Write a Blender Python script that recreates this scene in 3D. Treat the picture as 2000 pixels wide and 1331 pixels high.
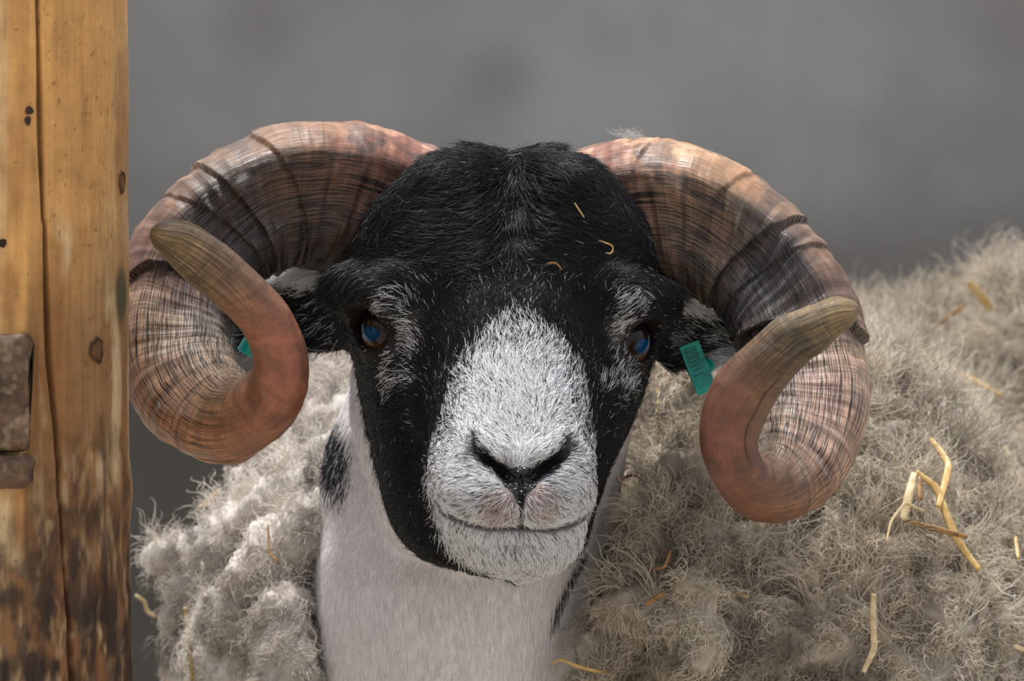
import bpy, math
import numpy as np
from mathutils import Vector, Matrix
from mathutils.bvhtree import BVHTree

rng = np.random.default_rng(7)
for o in list(bpy.data.objects):
    bpy.data.objects.remove(o, do_unlink=True)
SC = bpy.context.scene
COL = SC.collection

# ------------------------------------------------------------------ camera
S = 0.00032          # metres per photo pixel at the plane y = 0
D = 4.0              # camera distance to that plane
Z0 = 0.80            # camera height
cam_d = bpy.data.cameras.new('camera')
cam_d.sensor_width = 36.0
cam_d.lens = 36.0 * D / (2000 * S)
cam_d.clip_end = 100
cam_d.dof.use_dof = True
cam_d.dof.focus_distance = D - 0.045
cam_d.dof.aperture_fstop = 9.0
cam = bpy.data.objects.new('camera', cam_d)
cam.location = (0, -D, Z0)
cam.rotation_euler = (math.pi / 2, 0, 0)
COL.objects.link(cam)
SC.camera = cam

# ------------------------------------------------------------------ light
SC.view_settings.view_transform = 'Standard'
SC.view_settings.look = 'None'
SC.view_settings.gamma = 1.0
SC.view_settings.use_curve_mapping = False
SC.view_settings.exposure = 0.62

world = bpy.data.worlds.new('overcast_sky')
SC.world = world
world.use_nodes = True
wn = world.node_tree
wn.nodes.clear()
w_out = wn.nodes.new('ShaderNodeOutputWorld')
w_bg = wn.nodes.new('ShaderNodeBackground')
w_tc = wn.nodes.new('ShaderNodeTexCoord')
w_sep = wn.nodes.new('ShaderNodeSeparateXYZ')
w_ramp = wn.nodes.new('ShaderNodeValToRGB')
w_ramp.color_ramp.elements[0].position = 0.0
w_ramp.color_ramp.elements[0].color = (0.50, 0.52, 0.57, 1)
w_ramp.color_ramp.elements[1].position = 0.85
w_ramp.color_ramp.elements[1].color = (0.92, 0.97, 1.08, 1)
wn.links.new(w_tc.outputs['Generated'], w_sep.inputs[0])
wn.links.new(w_sep.outputs['Z'], w_ramp.inputs[0])
wn.links.new(w_ramp.outputs[0], w_bg.inputs['Color'])
w_bg.inputs['Strength'].default_value = 0.64
wn.links.new(w_bg.outputs[0], w_out.inputs[0])


def sun(name, direction, strength, angle, color):
    d = bpy.data.lights.new(name, 'SUN')
    d.energy = strength
    d.angle = math.radians(angle)
    d.color = color
    o = bpy.data.objects.new(name, d)
    o.rotation_euler = Vector(direction).to_track_quat('-Z', 'Y').to_euler()
    o.location = (0, 0, 5)
    COL.objects.link(o)


sun('hazy_sun', (0.16, -0.06, -1.0), 3.5, 9, (1.0, 0.97, 0.93))


# ------------------------------------------------------------------ helpers
def lin(c):
    c = np.asarray(c, float) / 255.0
    return np.where(c <= 0.04045, c / 12.92, ((c + 0.055) / 1.055) ** 2.4)


def wx(px, y):
    return (px - 1000.0) * S * (D + y) / D


def wz(py, y):
    return Z0 - (py - 665.5) * S * (D + y) / D


def P(px, py, y):
    return np.array([wx(px, y), y, wz(py, y)])


def to_px(p):
    k = D / (D + p[..., 1]) / S
    return 1000 + p[..., 0] * k, 665.5 - (p[..., 2] - Z0) * k


def pchip(x, y, q):
    x = np.asarray(x, float)
    y = np.asarray(y, float)
    q = np.clip(np.asarray(q, float), x[0], x[-1])
    h = np.diff(x)
    dl = np.diff(y) / h
    m = np.zeros_like(y)
    m[0], m[-1] = dl[0], dl[-1]
    for i in range(1, len(x) - 1):
        if dl[i - 1] * dl[i] > 0:
            w1, w2 = 2 * h[i] + h[i - 1], h[i] + 2 * h[i - 1]
            m[i] = (w1 + w2) / (w1 / dl[i - 1] + w2 / dl[i])
    i = np.clip(np.searchsorted(x, q) - 1, 0, len(h) - 1)
    t = (q - x[i]) / h[i]
    return ((1 + 2 * t) * (1 - t) ** 2 * y[i] + t * (1 - t) ** 2 * h[i] * m[i]
            + t * t * (3 - 2 * t) * y[i + 1] + t * t * (t - 1) * h[i] * m[i + 1])


def crom(x, y, q):
    """smooth cubic through points (finite-difference tangents)"""
    x = np.asarray(x, float)
    y = np.asarray(y, float)
    m = np.gradient(y, x)
    h = np.diff(x)
    i = np.clip(np.searchsorted(x, q) - 1, 0, len(h) - 1)
    t = (q - x[i]) / h[i]
    return ((1 + 2 * t) * (1 - t) ** 2 * y[i] + t * (1 - t) ** 2 * h[i] * m[i]
            + t * t * (3 - 2 * t) * y[i + 1] + t * t * (t - 1) * h[i] * m[i + 1])


def sstep(a, b, x):
    t = np.clip((x - a) / (b - a), 0, 1)
    return t * t * (3 - 2 * t)


_NT = np.random.default_rng(3).random((32, 32, 32)).astype(np.float32) * 2 - 1


def noise3(p, freq, seed=0):
    q = np.asarray(p) * freq + seed * 7.31
    i = np.floor(q).astype(np.int64)
    f = (q - i).astype(np.float32)
    f = f * f * (3 - 2 * f)
    i0 = i & 31
    i1 = (i + 1) & 31
    x0, y0, z0 = i0[..., 0], i0[..., 1], i0[..., 2]
    x1, y1, z1 = i1[..., 0], i1[..., 1], i1[..., 2]
    fx, fy, fz = f[..., 0], f[..., 1], f[..., 2]
    a = _NT[x0, y0, z0] * (1 - fx) + _NT[x1, y0, z0] * fx
    b = _NT[x0, y1, z0] * (1 - fx) + _NT[x1, y1, z0] * fx
    c = _NT[x0, y0, z1] * (1 - fx) + _NT[x1, y0, z1] * fx
    d = _NT[x0, y1, z1] * (1 - fx) + _NT[x1, y1, z1] * fx
    return (a * (1 - fy) + b * fy) * (1 - fz) + (c * (1 - fy) + d * fy) * fz


def fbm(p, freq, oct=3, seed=0):
    v = 0
    a = 1.0
    for k in range(oct):
        v = v + a * noise3(p, freq * 2 ** k, seed + k * 3)
        a *= 0.5
    return v


def smin(a, b, k):
    h = np.clip(0.5 + 0.5 * (b - a) / k, 0, 1)
    return b + (a - b) * h - k * h * (1 - h)


def smax(a, b, k):
    return -smin(-a, -b, k)


def surface_nets(f, xs, ys, zs):
    ins = f < 0
    nx, ny, nz = f.shape
    cnt = np.zeros((nx - 1, ny - 1, nz - 1), np.int8)
    for dx in (0, 1):
        for dy in (0, 1):
            for dz in (0, 1):
                cnt += ins[dx:nx - 1 + dx, dy:ny - 1 + dy, dz:nz - 1 + dz]
    act = np.argwhere((cnt > 0) & (cnt < 8))
    vid = np.full((nx - 1, ny - 1, nz - 1), -1, np.int64)
    vid[act[:, 0], act[:, 1], act[:, 2]] = np.arange(len(act))
    corners = [(a, b, c) for a in (0, 1) for b in (0, 1) for c in (0, 1)]
    fv = np.stack([f[act[:, 0] + a, act[:, 1] + b, act[:, 2] + c] for a, b, c in corners], 1)
    pv = [np.stack([xs[act[:, 0] + a], ys[act[:, 1] + b], zs[act[:, 2] + c]], 1) for a, b, c in corners]
    acc = np.zeros((len(act), 3))
    n = np.zeros(len(act))
    for i in range(8):
        for j in range(i + 1, 8):
            if sum(abs(np.array(corners[i]) - np.array(corners[j]))) != 1:
                continue
            m = (fv[:, i] < 0) != (fv[:, j] < 0)
            t = (fv[m, i] / (fv[m, i] - fv[m, j]))[:, None]
            acc[m] += pv[i][m] * (1 - t) + pv[j][m] * t
            n[m] += 1
    verts = acc / n[:, None]
    quads = []
    e = np.argwhere(ins[:-1, 1:-1, 1:-1] != ins[1:, 1:-1, 1:-1]) + np.array([0, 1, 1])
    q = np.stack([vid[e[:, 0], e[:, 1] - 1, e[:, 2] - 1], vid[e[:, 0], e[:, 1], e[:, 2] - 1],
                  vid[e[:, 0], e[:, 1], e[:, 2]], vid[e[:, 0], e[:, 1] - 1, e[:, 2]]], 1)
    fl = ~ins[e[:, 0], e[:, 1], e[:, 2]]
    q[fl] = q[fl][:, ::-1]
    quads.append(q)
    e = np.argwhere(ins[1:-1, :-1, 1:-1] != ins[1:-1, 1:, 1:-1]) + np.array([1, 0, 1])
    q = np.stack([vid[e[:, 0] - 1, e[:, 1], e[:, 2] - 1], vid[e[:, 0] - 1, e[:, 1], e[:, 2]],
                  vid[e[:, 0], e[:, 1], e[:, 2]], vid[e[:, 0], e[:, 1], e[:, 2] - 1]], 1)
    fl = ~ins[e[:, 0], e[:, 1], e[:, 2]]
    q[fl] = q[fl][:, ::-1]
    quads.append(q)
    e = np.argwhere(ins[1:-1, 1:-1, :-1] != ins[1:-1, 1:-1, 1:]) + np.array([1, 1, 0])
    q = np.stack([vid[e[:, 0] - 1, e[:, 1] - 1, e[:, 2]], vid[e[:, 0], e[:, 1] - 1, e[:, 2]],
                  vid[e[:, 0], e[:, 1], e[:, 2]], vid[e[:, 0] - 1, e[:, 1], e[:, 2]]], 1)
    fl = ~ins[e[:, 0], e[:, 1], e[:, 2]]
    q[fl] = q[fl][:, ::-1]
    quads.append(q)
    return verts, np.concatenate(quads)


def mesh_obj(name, verts, faces, mat, parent=None, smooth=True, color=None, attrs=None):
    me = bpy.data.meshes.new(name)
    verts = np.asarray(verts, np.float32)
    if isinstance(faces, np.ndarray):
        k = faces.shape[1]
        me.vertices.add(len(verts))
        me.vertices.foreach_set('co', verts.ravel())
        me.loops.add(faces.size)
        me.loops.foreach_set('vertex_index', faces.ravel().astype(np.int32))
        me.polygons.add(len(faces))
        me.polygons.foreach_set('loop_start', np.arange(0, faces.size, k, dtype=np.int32))
        me.update(calc_edges=True)
    else:
        me.from_pydata([tuple(map(float, v)) for v in verts], [], [tuple(map(int, f)) for f in faces])
        me.update()
    if smooth:
        me.polygons.foreach_set('use_smooth', np.ones(len(me.polygons), bool))
    if color is not None:
        a = me.attributes.new('tint', 'FLOAT_COLOR', 'POINT')
        c = np.ones((len(verts), 4), np.float32)
        c[:, :3] = color
        a.data.foreach_set('color', c.ravel())
    for k, v in (attrs or {}).items():
        a = me.attributes.new(k, 'FLOAT_VECTOR', 'POINT')
        a.data.foreach_set('vector', np.asarray(v, np.float32).ravel())
    me.materials.append(mat)
    o = bpy.data.objects.new(name, me)
    COL.objects.link(o)
    if parent is not None:
        o.parent = parent
        o.matrix_parent_inverse = Matrix.Translation(-Vector(parent.location))
    return o


def normals_of(o):
    me = o.data
    n = np.empty(len(me.vertices) * 3, np.float32)
    me.vertex_normals.foreach_get('vector', n)
    return n.reshape(-1, 3).astype(float)


def tag(o, label, cat, group=None, kind=None):
    o['label'] = label
    o['category'] = cat
    if group:
        o['group'] = group
    if kind:
        o['kind'] = kind
    return o


def hair_obj(name, pts, radius, color, mat, parent):
    """pts (n,k,3), radius (n,k), color (n,3)"""
    n, k, _ = pts.shape
    cu = bpy.data.hair_curves.new(name)
    cu.add_curves([k] * n)
    cu.attributes['position'].data.foreach_set('vector', np.ascontiguousarray(pts, np.float32).ravel())
    ra = cu.attributes.get('radius') or cu.attributes.new('radius', 'FLOAT', 'POINT')
    ra.data.foreach_set('value', np.ascontiguousarray(radius, np.float32).ravel())
    ca = cu.attributes.new('tint', 'FLOAT_COLOR', 'CURVE')
    c = np.ones((n, 4), np.float32)
    c[:, :3] = color
    ca.data.foreach_set('color', c.ravel())
    cu.materials.append(mat)
    o = bpy.data.objects.new(name, cu)
    COL.objects.link(o)
    o.parent = parent
    if parent is not None and parent.parent is None:
        o.matrix_parent_inverse = Matrix.Translation(-Vector(root_loc))
    o['kind'] = 'stuff'
    return o


def sample_surface(v, nrm, q, n, wfun):
    c = v[q].mean(1)
    d1 = v[q[:, 2]] - v[q[:, 0]]
    d2 = v[q[:, 3]] - v[q[:, 1]]
    area = 0.5 * np.linalg.norm(np.cross(d1, d2), axis=1)
    nc = nrm[q].mean(1)
    w = area * wfun(c, nc)
    w = w / w.sum()
    idx = rng.choice(len(q), n, p=w)
    a = rng.random((n, 1))
    b = rng.random((n, 1))
    qq = q[idx]

    def lerp(x):
        return ((x[qq[:, 0]] * (1 - a) + x[qq[:, 1]] * a) * (1 - b)
                + (x[qq[:, 3]] * (1 - a) + x[qq[:, 2]] * a) * b)
    p = lerp(v)
    m = lerp(nrm)
    m /= np.linalg.norm(m, axis=1, keepdims=True) + 1e-9
    return p, m, idx


def unit(v):
    return v / (np.linalg.norm(v, axis=-1, keepdims=True) + 1e-12)


# ------------------------------------------------------------------ materials
def new_mat(name):
    m = bpy.data.materials.new(name)
    m.use_nodes = True
    nt = m.node_tree
    b = nt.nodes['Principled BSDF']
    return m, nt, b


def N(nt, kind, **kw):
    n = nt.nodes.new(kind)
    for k, v in kw.items():
        if k in n.inputs:
            n.inputs[k].default_value = v
        else:
            setattr(n, k, v)
    return n


def attr_mat(name, rough, spec, noise_scale=None, noise_amt=0.25, bump=0.0, sheen=0.0):
    m, nt, b = new_mat(name)
    a = N(nt, 'ShaderNodeAttribute', attribute_name='tint')
    b.inputs['Roughness'].default_value = rough
    b.inputs['Specular IOR Level'].default_value = spec
    b.inputs['Sheen Weight'].default_value = sheen
    if noise_scale:
        t = N(nt, 'ShaderNodeTexCoord')
        nz = N(nt, 'ShaderNodeTexNoise', Scale=noise_scale, Detail=5.0)
        nt.links.new(t.outputs['Object'], nz.inputs['Vector'])
        mr = N(nt, 'ShaderNodeMapRange')
        mr.inputs['To Min'].default_value = 1 - noise_amt
        mr.inputs['To Max'].default_value = 1 + noise_amt
        nt.links.new(nz.outputs['Fac'], mr.inputs['Value'])
        mx = N(nt, 'ShaderNodeVectorMath', operation='SCALE')
        nt.links.new(a.outputs['Color'], mx.inputs[0])
        nt.links.new(mr.outputs[0], mx.inputs['Scale'])
        nt.links.new(mx.outputs[0], b.inputs['Base Color'])
        if bump:
            bp = N(nt, 'ShaderNodeBump', Strength=bump, Distance=0.002)
            nt.links.new(nz.outputs['Fac'], bp.inputs['Height'])
            nt.links.new(bp.outputs[0], b.inputs['Normal'])
    else:
        nt.links.new(a.outputs['Color'], b.inputs['Base Color'])
    return m


M_skin = attr_mat('coat_skin', 0.7, 0.15, 900, 0.3, 0.3)
M_hair = attr_mat('coat_hair', 0.34, 0.30)
M_woolbase = attr_mat('fleece_matted', 0.95, 0.05, 160, 0.35, 0.6)
M_wool = attr_mat('wool_fibre', 0.75, 0.15)

# ------------------------------------------------------------------ structure: wall and floor
WALL_Y = 6.0


def wall_material():
    m, nt, b = new_mat('rendered_concrete')
    t = N(nt, 'ShaderNodeTexCoord')
    n1 = N(nt, 'ShaderNodeTexNoise', Scale=1.6, Detail=4.0, Roughness=0.55)
    n2 = N(nt, 'ShaderNodeTexNoise', Scale=9.0, Detail=6.0, Roughness=0.6)
    nt.links.new(t.outputs['Object'], n1.inputs['Vector'])
    nt.links.new(t.outputs['Object'], n2.inputs['Vector'])
    r1 = N(nt, 'ShaderNodeValToRGB')
    r1.color_ramp.elements[0].position = 0.3
    r1.color_ramp.elements[0].color = (*lin((138, 136, 135)), 1)
    r1.color_ramp.elements[1].position = 0.7
    r1.color_ramp.elements[1].color = (*lin((160, 161, 163)), 1)
    nt.links.new(n1.outputs['Fac'], r1.inputs[0])
    # light falloff painted into the colour: lower wall darker, with an uneven edge
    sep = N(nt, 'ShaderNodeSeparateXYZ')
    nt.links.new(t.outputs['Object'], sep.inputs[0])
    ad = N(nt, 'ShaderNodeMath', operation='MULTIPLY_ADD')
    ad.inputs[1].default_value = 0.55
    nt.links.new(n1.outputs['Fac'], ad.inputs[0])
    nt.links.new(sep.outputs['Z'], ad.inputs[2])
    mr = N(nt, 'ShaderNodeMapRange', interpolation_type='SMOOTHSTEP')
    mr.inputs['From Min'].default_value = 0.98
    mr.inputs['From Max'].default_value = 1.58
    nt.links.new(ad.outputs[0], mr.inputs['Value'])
    falloff = N(nt, 'ShaderNodeMix', data_type='RGBA')
    falloff.inputs['A'].default_value = (*lin((80, 76, 71)), 1)
    nt.links.new(mr.outputs[0], falloff.inputs['Factor'])
    nt.links.new(r1.outputs[0], falloff.inputs['B'])
    src = falloff.outputs['Result']
    for (bx, bz, br, bs) in ((wx(975, WALL_Y), wz(160, WALL_Y), 0.10, 0.34), (wx(510, WALL_Y), wz(35, WALL_Y), 0.11, 0.2),
                             (wx(1790, WALL_Y), wz(225, WALL_Y), 0.12, 0.2), (wx(1180, WALL_Y), wz(70, WALL_Y), 0.07, 0.15)):
        dv = N(nt, 'ShaderNodeVectorMath', operation='DISTANCE')
        dv.inputs[1].default_value = (bx, WALL_Y, bz)
        nt.links.new(t.outputs['Object'], dv.inputs[0])
        mq = N(nt, 'ShaderNodeMapRange', interpolation_type='SMOOTHSTEP')
        mq.inputs['From Max'].default_value = br
        mq.inputs['To Min'].default_value = bs
        mq.inputs['To Max'].default_value = 0.0
        nt.links.new(dv.outputs['Value'], mq.inputs['Value'])
        mb = N(nt, 'ShaderNodeMix', data_type='RGBA')
        mb.inputs['B'].default_value = (*lin((96, 90, 84)), 1)
        nt.links.new(mq.outputs[0], mb.inputs['Factor'])
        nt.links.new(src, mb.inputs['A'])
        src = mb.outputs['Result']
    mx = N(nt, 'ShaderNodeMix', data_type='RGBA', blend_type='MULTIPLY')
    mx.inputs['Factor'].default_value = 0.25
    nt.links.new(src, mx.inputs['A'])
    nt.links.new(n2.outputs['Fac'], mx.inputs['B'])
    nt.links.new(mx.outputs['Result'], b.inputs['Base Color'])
    bp = N(nt, 'ShaderNodeBump', Strength=0.4, Distance=0.01)
    nt.links.new(n2.outputs['Fac'], bp.inputs['Height'])
    nt.links.new(bp.outputs[0], b.inputs['Normal'])
    b.inputs['Roughness'].default_value = 0.9
    return m


def box_verts(x0, x1, y0, y1, z0, z1):
    v = [(x, y, z) for x in (x0, x1) for y in (y0, y1) for z in (z0, z1)]
    f = [(0, 1, 3, 2), (4, 6, 7, 5), (0, 4, 5, 1), (2, 3, 7, 6), (0, 2, 6, 4), (1, 5, 7, 3)]
    return v, f


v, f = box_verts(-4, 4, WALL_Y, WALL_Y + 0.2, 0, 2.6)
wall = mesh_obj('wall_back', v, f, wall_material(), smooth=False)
wall['kind'] = 'structure'
wall['label'] = 'grey stained concrete barn wall far behind the ram'


def floor_material():
    m, nt, b = new_mat('earth_and_straw')
    t = N(nt, 'ShaderNodeTexCoord')
    n1 = N(nt, 'ShaderNodeTexNoise', Scale=14.0, Detail=8.0)
    nt.links.new(t.outputs['Object'], n1.inputs['Vector'])
    r = N(nt, 'ShaderNodeValToRGB')
    r.color_ramp.elements[0].color = (*lin((128, 120, 106)), 1)
    r.color_ramp.elements[1].color = (*lin((178, 168, 150)), 1)
    nt.links.new(n1.outputs['Fac'], r.inputs[0])
    nt.links.new(r.outputs[0], b.inputs['Base Color'])
    bp = N(nt, 'ShaderNodeBump', Strength=0.6, Distance=0.02)
    nt.links.new(n1.outputs['Fac'], bp.inputs['Height'])
    nt.links.new(bp.outputs[0], b.inputs['Normal'])
    b.inputs['Roughness'].default_value = 0.95
    return m


v, f = box_verts(-4, 4, -5, WALL_Y, -0.1, 0.0)
fl = mesh_obj('floor', v, f, floor_material(), smooth=False)
fl['kind'] = 'structure'
fl['label'] = 'trodden earth barn floor strewn with straw'

# ------------------------------------------------------------------ ram: implicit body
root_loc = (0.15, 0.5, 0.0)
ram = bpy.data.objects.new('ram', None)
ram.location = root_loc
COL.objects.link(ram)
tag(ram, 'black-faced ram with curled brown horns, white muzzle and grey fleece', 'sheep')


class Loft:
    """horizontal elliptical sections stacked along z; rows: py, xl, xr, front mm, back mm"""

    def __init__(self, rows, p=2.2):
        r = np.array(rows, float)
        yf, yb = r[:, 3] / 1000, r[:, 4] / 1000
        yc = (yf + yb) / 2
        z = wz(r[:, 0], yc)
        xl, xr = wx(r[:, 1], yc), wx(r[:, 2], yc)
        o = np.argsort(z)
        zz = np.linspace(z.min(), z.max(), 600)
        self.z = zz
        self.cx = pchip(z[o], ((xl + xr) / 2)[o], zz)
        self.w = pchip(z[o], ((xr - xl) / 2)[o], zz)
        self.cy = pchip(z[o], yc[o], zz)
        self.d = pchip(z[o], ((yb - yf) / 2)[o], zz)
        self.p = p

    def __call__(self, x, y, z):
        zc = np.clip(z, self.z[0], self.z[-1])
        cx = np.interp(zc, self.z, self.cx)
        w = np.interp(zc, self.z, self.w)
        cy = np.interp(zc, self.z, self.cy)
        d = np.interp(zc, self.z, self.d)
        r = ((np.abs(x - cx) / w) ** self.p + (np.abs(y - cy) / d) ** self.p) ** (1 / self.p)
        f = (r - 1) * np.minimum(w, d)
        dz = np.abs(z - zc)
        return np.where(dz > 0, np.sqrt(np.maximum(f, 0) ** 2 + dz ** 2) + np.minimum(f, 0) * 0, f)


class EarLoft:
    """sections along x; rows: px, zc py, half height px, y mm, half thickness mm"""

    def __init__(self, rows):
        r = np.array(rows, float)
        y = r[:, 3] / 1000
        x = wx(r[:, 0], y)
        o = np.argsort(x)
        xx = np.linspace(x.min(), x.max(), 300)
        self.x = xx
        self.zc = pchip(x[o], wz(r[:, 1], y)[o], xx)
        self.h = pchip(x[o], (r[:, 2] * S)[o], xx)
        self.y = pchip(x[o], y[o], xx)
        self.t = pchip(x[o], (r[:, 4] / 1000)[o], xx)

    def __call__(self, x, y, z):
        xc = np.clip(x, self.x[0], self.x[-1])
        zc, h, yy, t = (np.interp(xc, self.x, a) for a in (self.zc, self.h, self.y, self.t))
        q = (z - zc) / h
        r = np.sqrt(q ** 2 + ((y - yy - 0.010 * (1 - q * q)) / t) ** 2)
        f = (r - 1) * np.minimum(h, t)
        dx = np.abs(x - xc)
        return np.where(dx > 0, np.sqrt(np.maximum(f, 0) ** 2 + dx ** 2), f)


def ellipsoid(c, r):
    def fn(x, y, z):
        k = np.sqrt(((x - c[0]) / r[0]) ** 2 + ((y - c[1]) / r[1]) ** 2 + ((z - c[2]) / r[2]) ** 2)
        return (k - 1) * min(r)
    return fn


def capsule(a, b, ra, rb):
    a = np.array(a, float)
    b = np.array(b, float)
    ab = b - a
    L = ab @ ab

    def fn(x, y, z):
        t = np.clip(((x - a[0]) * ab[0] + (y - a[1]) * ab[1] + (z - a[2]) * ab[2]) / L, 0, 1)
        return np.sqrt((x - a[0] - t * ab[0]) ** 2 + (y - a[1] - t * ab[1]) ** 2
                       + (z - a[2] - t * ab[2]) ** 2) - (ra + (rb - ra) * t)
    return fn


skull = Loft([
    (300, 935, 1065, 10, 45), (313, 882, 1103, -8, 70), (340, 818, 1160, -22, 95), (390, 755, 1220, -32, 115),
    (450, 712, 1258, -38, 130), (520, 683, 1276, -42, 140), (580, 674, 1284, -45, 145), (640, 675, 1282, -45, 145),
    (700, 692, 1272, -46, 140), (760, 706, 1256, -48, 130), (820, 720, 1233, -50, 118), (880, 734, 1206, -52, 105),
    (940, 747, 1180, -55, 90), (1000, 762, 1160, -58, 75), (1050, 787, 1145, -60, 60), (1090, 832, 1115, -60, 40),
    (1110, 890, 1060, -58, 10), (1120, 940, 1010, -50, -10)], 2.25)
muzzle = Loft([
    (440, 925, 1080, -38, 40), (540, 880, 1115, -57, 40), (600, 872, 1126, -70, 40), (660, 868, 1134, -83, 30),
    (720, 864, 1141, -96, 30), (780, 858, 1148, -109, 20), (840, 849, 1154, -121, 10), (880, 843, 1159, -130, 0),
    (920, 838, 1162, -136, -8), (950, 838, 1163, -138, -10), (985, 848, 1158, -138, -10), (1010, 858, 1149, -135, -8),
    (1040, 872, 1141, -131, -5), (1070, 893, 1128, -125, -5), (1100, 925, 1103, -115, -10), (1118, 965, 1070, -102, -20),
    (1128, 1000, 1035, -85, -35)], 2.25)
throat = Loft([
    (640, 740, 1180, 60, 120), (720, 690, 1200, 40, 120), (790, 688, 1200, 18, 110), (860, 697, 1180, 8, 100), (920, 716, 1160, 2, 90),
    (980, 742, 1140, -2, 80), (1030, 768, 1120, 0, 70), (1070, 810, 1080, 10, 60), (1090, 880, 1000, 20, 50)], 2.0)
neck = Loft([
    (600, 780, 1180, 100, 200), (700, 712, 1225, 80, 220), (780, 678, 1236, 62, 240), (860, 645, 1226, 48, 270),
    (940, 624, 1212, 38, 300), (1020, 622, 1190, 32, 330), (1100, 614, 1170, 30, 360), (1200, 612, 1150, 34, 380),
    (1331, 625, 1130, 45, 400), (1500, 640, 1120, 75, 420), (1700, 660, 1100, 140, 420)], 2.1)
ear_l = EarLoft([(705, 625, 50, 62, 22), (665, 612, 70, 74, 16), (625, 606, 78, 82, 10), (575, 608, 76, 89, 7), (525, 622, 64, 94, 6),
                 (485, 642, 46, 98, 5.5), (458, 658, 28, 100, 5), (442, 667, 6, 101, 4)])
ear_r = EarLoft([(1262, 640, 48, 62, 22), (1305, 648, 67, 76, 14), (1350, 652, 64, 84, 9), (1400, 663, 50, 90, 7), (1437, 676, 36, 94, 6),
                 (1462, 686, 18, 96, 5), (1474, 690, 5, 97, 4)])
torso = capsule((0.0, 0.42, 0.53), (0.58, 0.95, 0.54), 0.21, 0.22)
LEGS = [((-0.10, 0.33, 0.42), (-0.10, 0.33, 0.02)), ((0.13, 0.27, 0.42), (0.13, 0.27, 0.02)),
        ((0.47, 1.02, 0.42), (0.47, 1.02, 0.02)), ((0.70, 0.84, 0.42), (0.70, 0.84, 0.02))]

# eyes: centre, outward direction, radius
EYE_R = 0.0175
eye_dirs = [unit(np.array([-0.70, -0.70, 0.10])), unit(np.array([0.80, -0.58, 0.06]))]
eye_surf = [P(727, 641, -0.008), P(1251, 666, -0.001)]
eye_c = [s - d * EYE_R * 0.80 for s, d in zip(eye_surf, eye_dirs)]


def lid_fn(i):
    c, d = eye_c[i], eye_dirs[i]
    side = unit(np.cross(d, np.array([0, 0, 1.0])))
    up = np.cross(side, d)
    tilt = 0.22 if i == 0 else -0.22
    s2 = side * math.cos(tilt) + up * math.sin(tilt)
    u2 = -side * math.sin(tilt) + up * math.cos(tilt)

    def shell(x, y, z):
        return np.sqrt((x - c[0]) ** 2 + (y - c[1]) ** 2 + (z - c[2]) ** 2) - (EYE_R + 0.0028)

    def hole(x, y, z):
        a = (x - c[0]) * s2[0] + (y - c[1]) * s2[1] + (z - c[2]) * s2[2]
        b = (x - c[0]) * u2[0] + (y - c[1]) * u2[1] + (z - c[2]) * u2[2]
        o = (x - c[0]) * d[0] + (y - c[1]) * d[1] + (z - c[2]) * d[2]
        r = np.sqrt((a / 0.0172) ** 2 + (b / 0.0132) ** 2)
        return np.maximum((r - 1) * 0.0132, 0.002 - o)
    return shell, hole


lids = [lid_fn(0), lid_fn(1)]
brow_l = capsule(P(690, 568, 0.014), P(775, 578, -0.026), 0.017, 0.016)
brow_r = capsule(P(1278, 594, 0.018), P(1200, 584, -0.022), 0.016, 0.016)
poll_l = ellipsoid(P(900, 345, 0.02), (0.022, 0.04, 0.014))
poll_r = ellipsoid(P(1085, 350, 0.02), (0.022, 0.04, 0.014))
lip = capsule(P(905, 985, -0.105), P(1110, 988, -0.105), 0.022, 0.022)


def body_fn(x, y, z):
    f = smin(skull(x, y, z), muzzle(x, y, z), 0.016)
    for e in (brow_l, brow_r, poll_l, poll_r):
        f = smin(f, e(x, y, z), 0.014)
    f = smin(f, throat(x, y, z), 0.006)
    f = smin(f, neck(x, y, z), 0.010)
    f = smin(f, ear_l(x, y, z), 0.010)
    f = smin(f, ear_r(x, y, z), 0.010)
    f = smin(f, torso(x, y, z), 0.05)
    for a, b in LEGS:
        f = smin(f, capsule(a, b, 0.055, 0.026)(x, y, z), 0.03)
    for sh, ho in lids:
        f = smin(f, sh(x, y, z), 0.008)
        f = smax(f, -ho(x, y, z), 0.0015)
    return f


def grid_axis(parts):
    out = []
    for a, b, h in parts:
        out.append(np.arange(a, b - h * 0.3, h))
    return np.concatenate(out + [[parts[-1][1]]])


gx = grid_axis([(-0.28, -0.19, 0.012), (-0.19, 0.165, 0.0018), (0.165, 0.9, 0.025)])
gy = grid_axis([(-0.145, 0.11, 0.0018), (0.11, 0.42, 0.008), (0.42, 1.3, 0.03)])
gz = grid_axis([(-0.02, 0.55, 0.02), (0.55, 0.648, 0.006), (0.648, 0.925, 0.0018), (0.925, 0.95, 0.006)])
F = body_fn(gx[:, None, None].astype(np.float32), gy[None, :, None].astype(np.float32), gz[None, None, :].astype(np.float32))
F[:, :, 0] = np.maximum(F[:, :, 0], 1e-4)
bv, bq = surface_nets(F, gx, gy, gz)
del F
bv[:, 2] = np.maximum(bv[:, 2], 0.0)


def poly_dist(u, v, pts):
    best = np.full(u.shape, 1e9)
    bt = np.zeros(u.shape)
    pts = np.array(pts, float)
    seg = np.linalg.norm(np.diff(pts, axis=0), axis=1)
    cum = np.concatenate([[0], np.cumsum(seg)])
    for i in range(len(pts) - 1):
        a, b = pts[i], pts[i + 1]
        ab = b - a
        t = np.clip(((u - a[0]) * ab[0] + (v - a[1]) * ab[1]) / (ab @ ab), 0, 1)
        dd = np.hypot(u - a[0] - t * ab[0], v - a[1] - t * ab[1])
        m = dd < best
        best = np.where(m, dd, best)
        bt = np.where(m, (cum[i] + t * seg[i]) / cum[-1], bt)
    return best, bt


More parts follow.
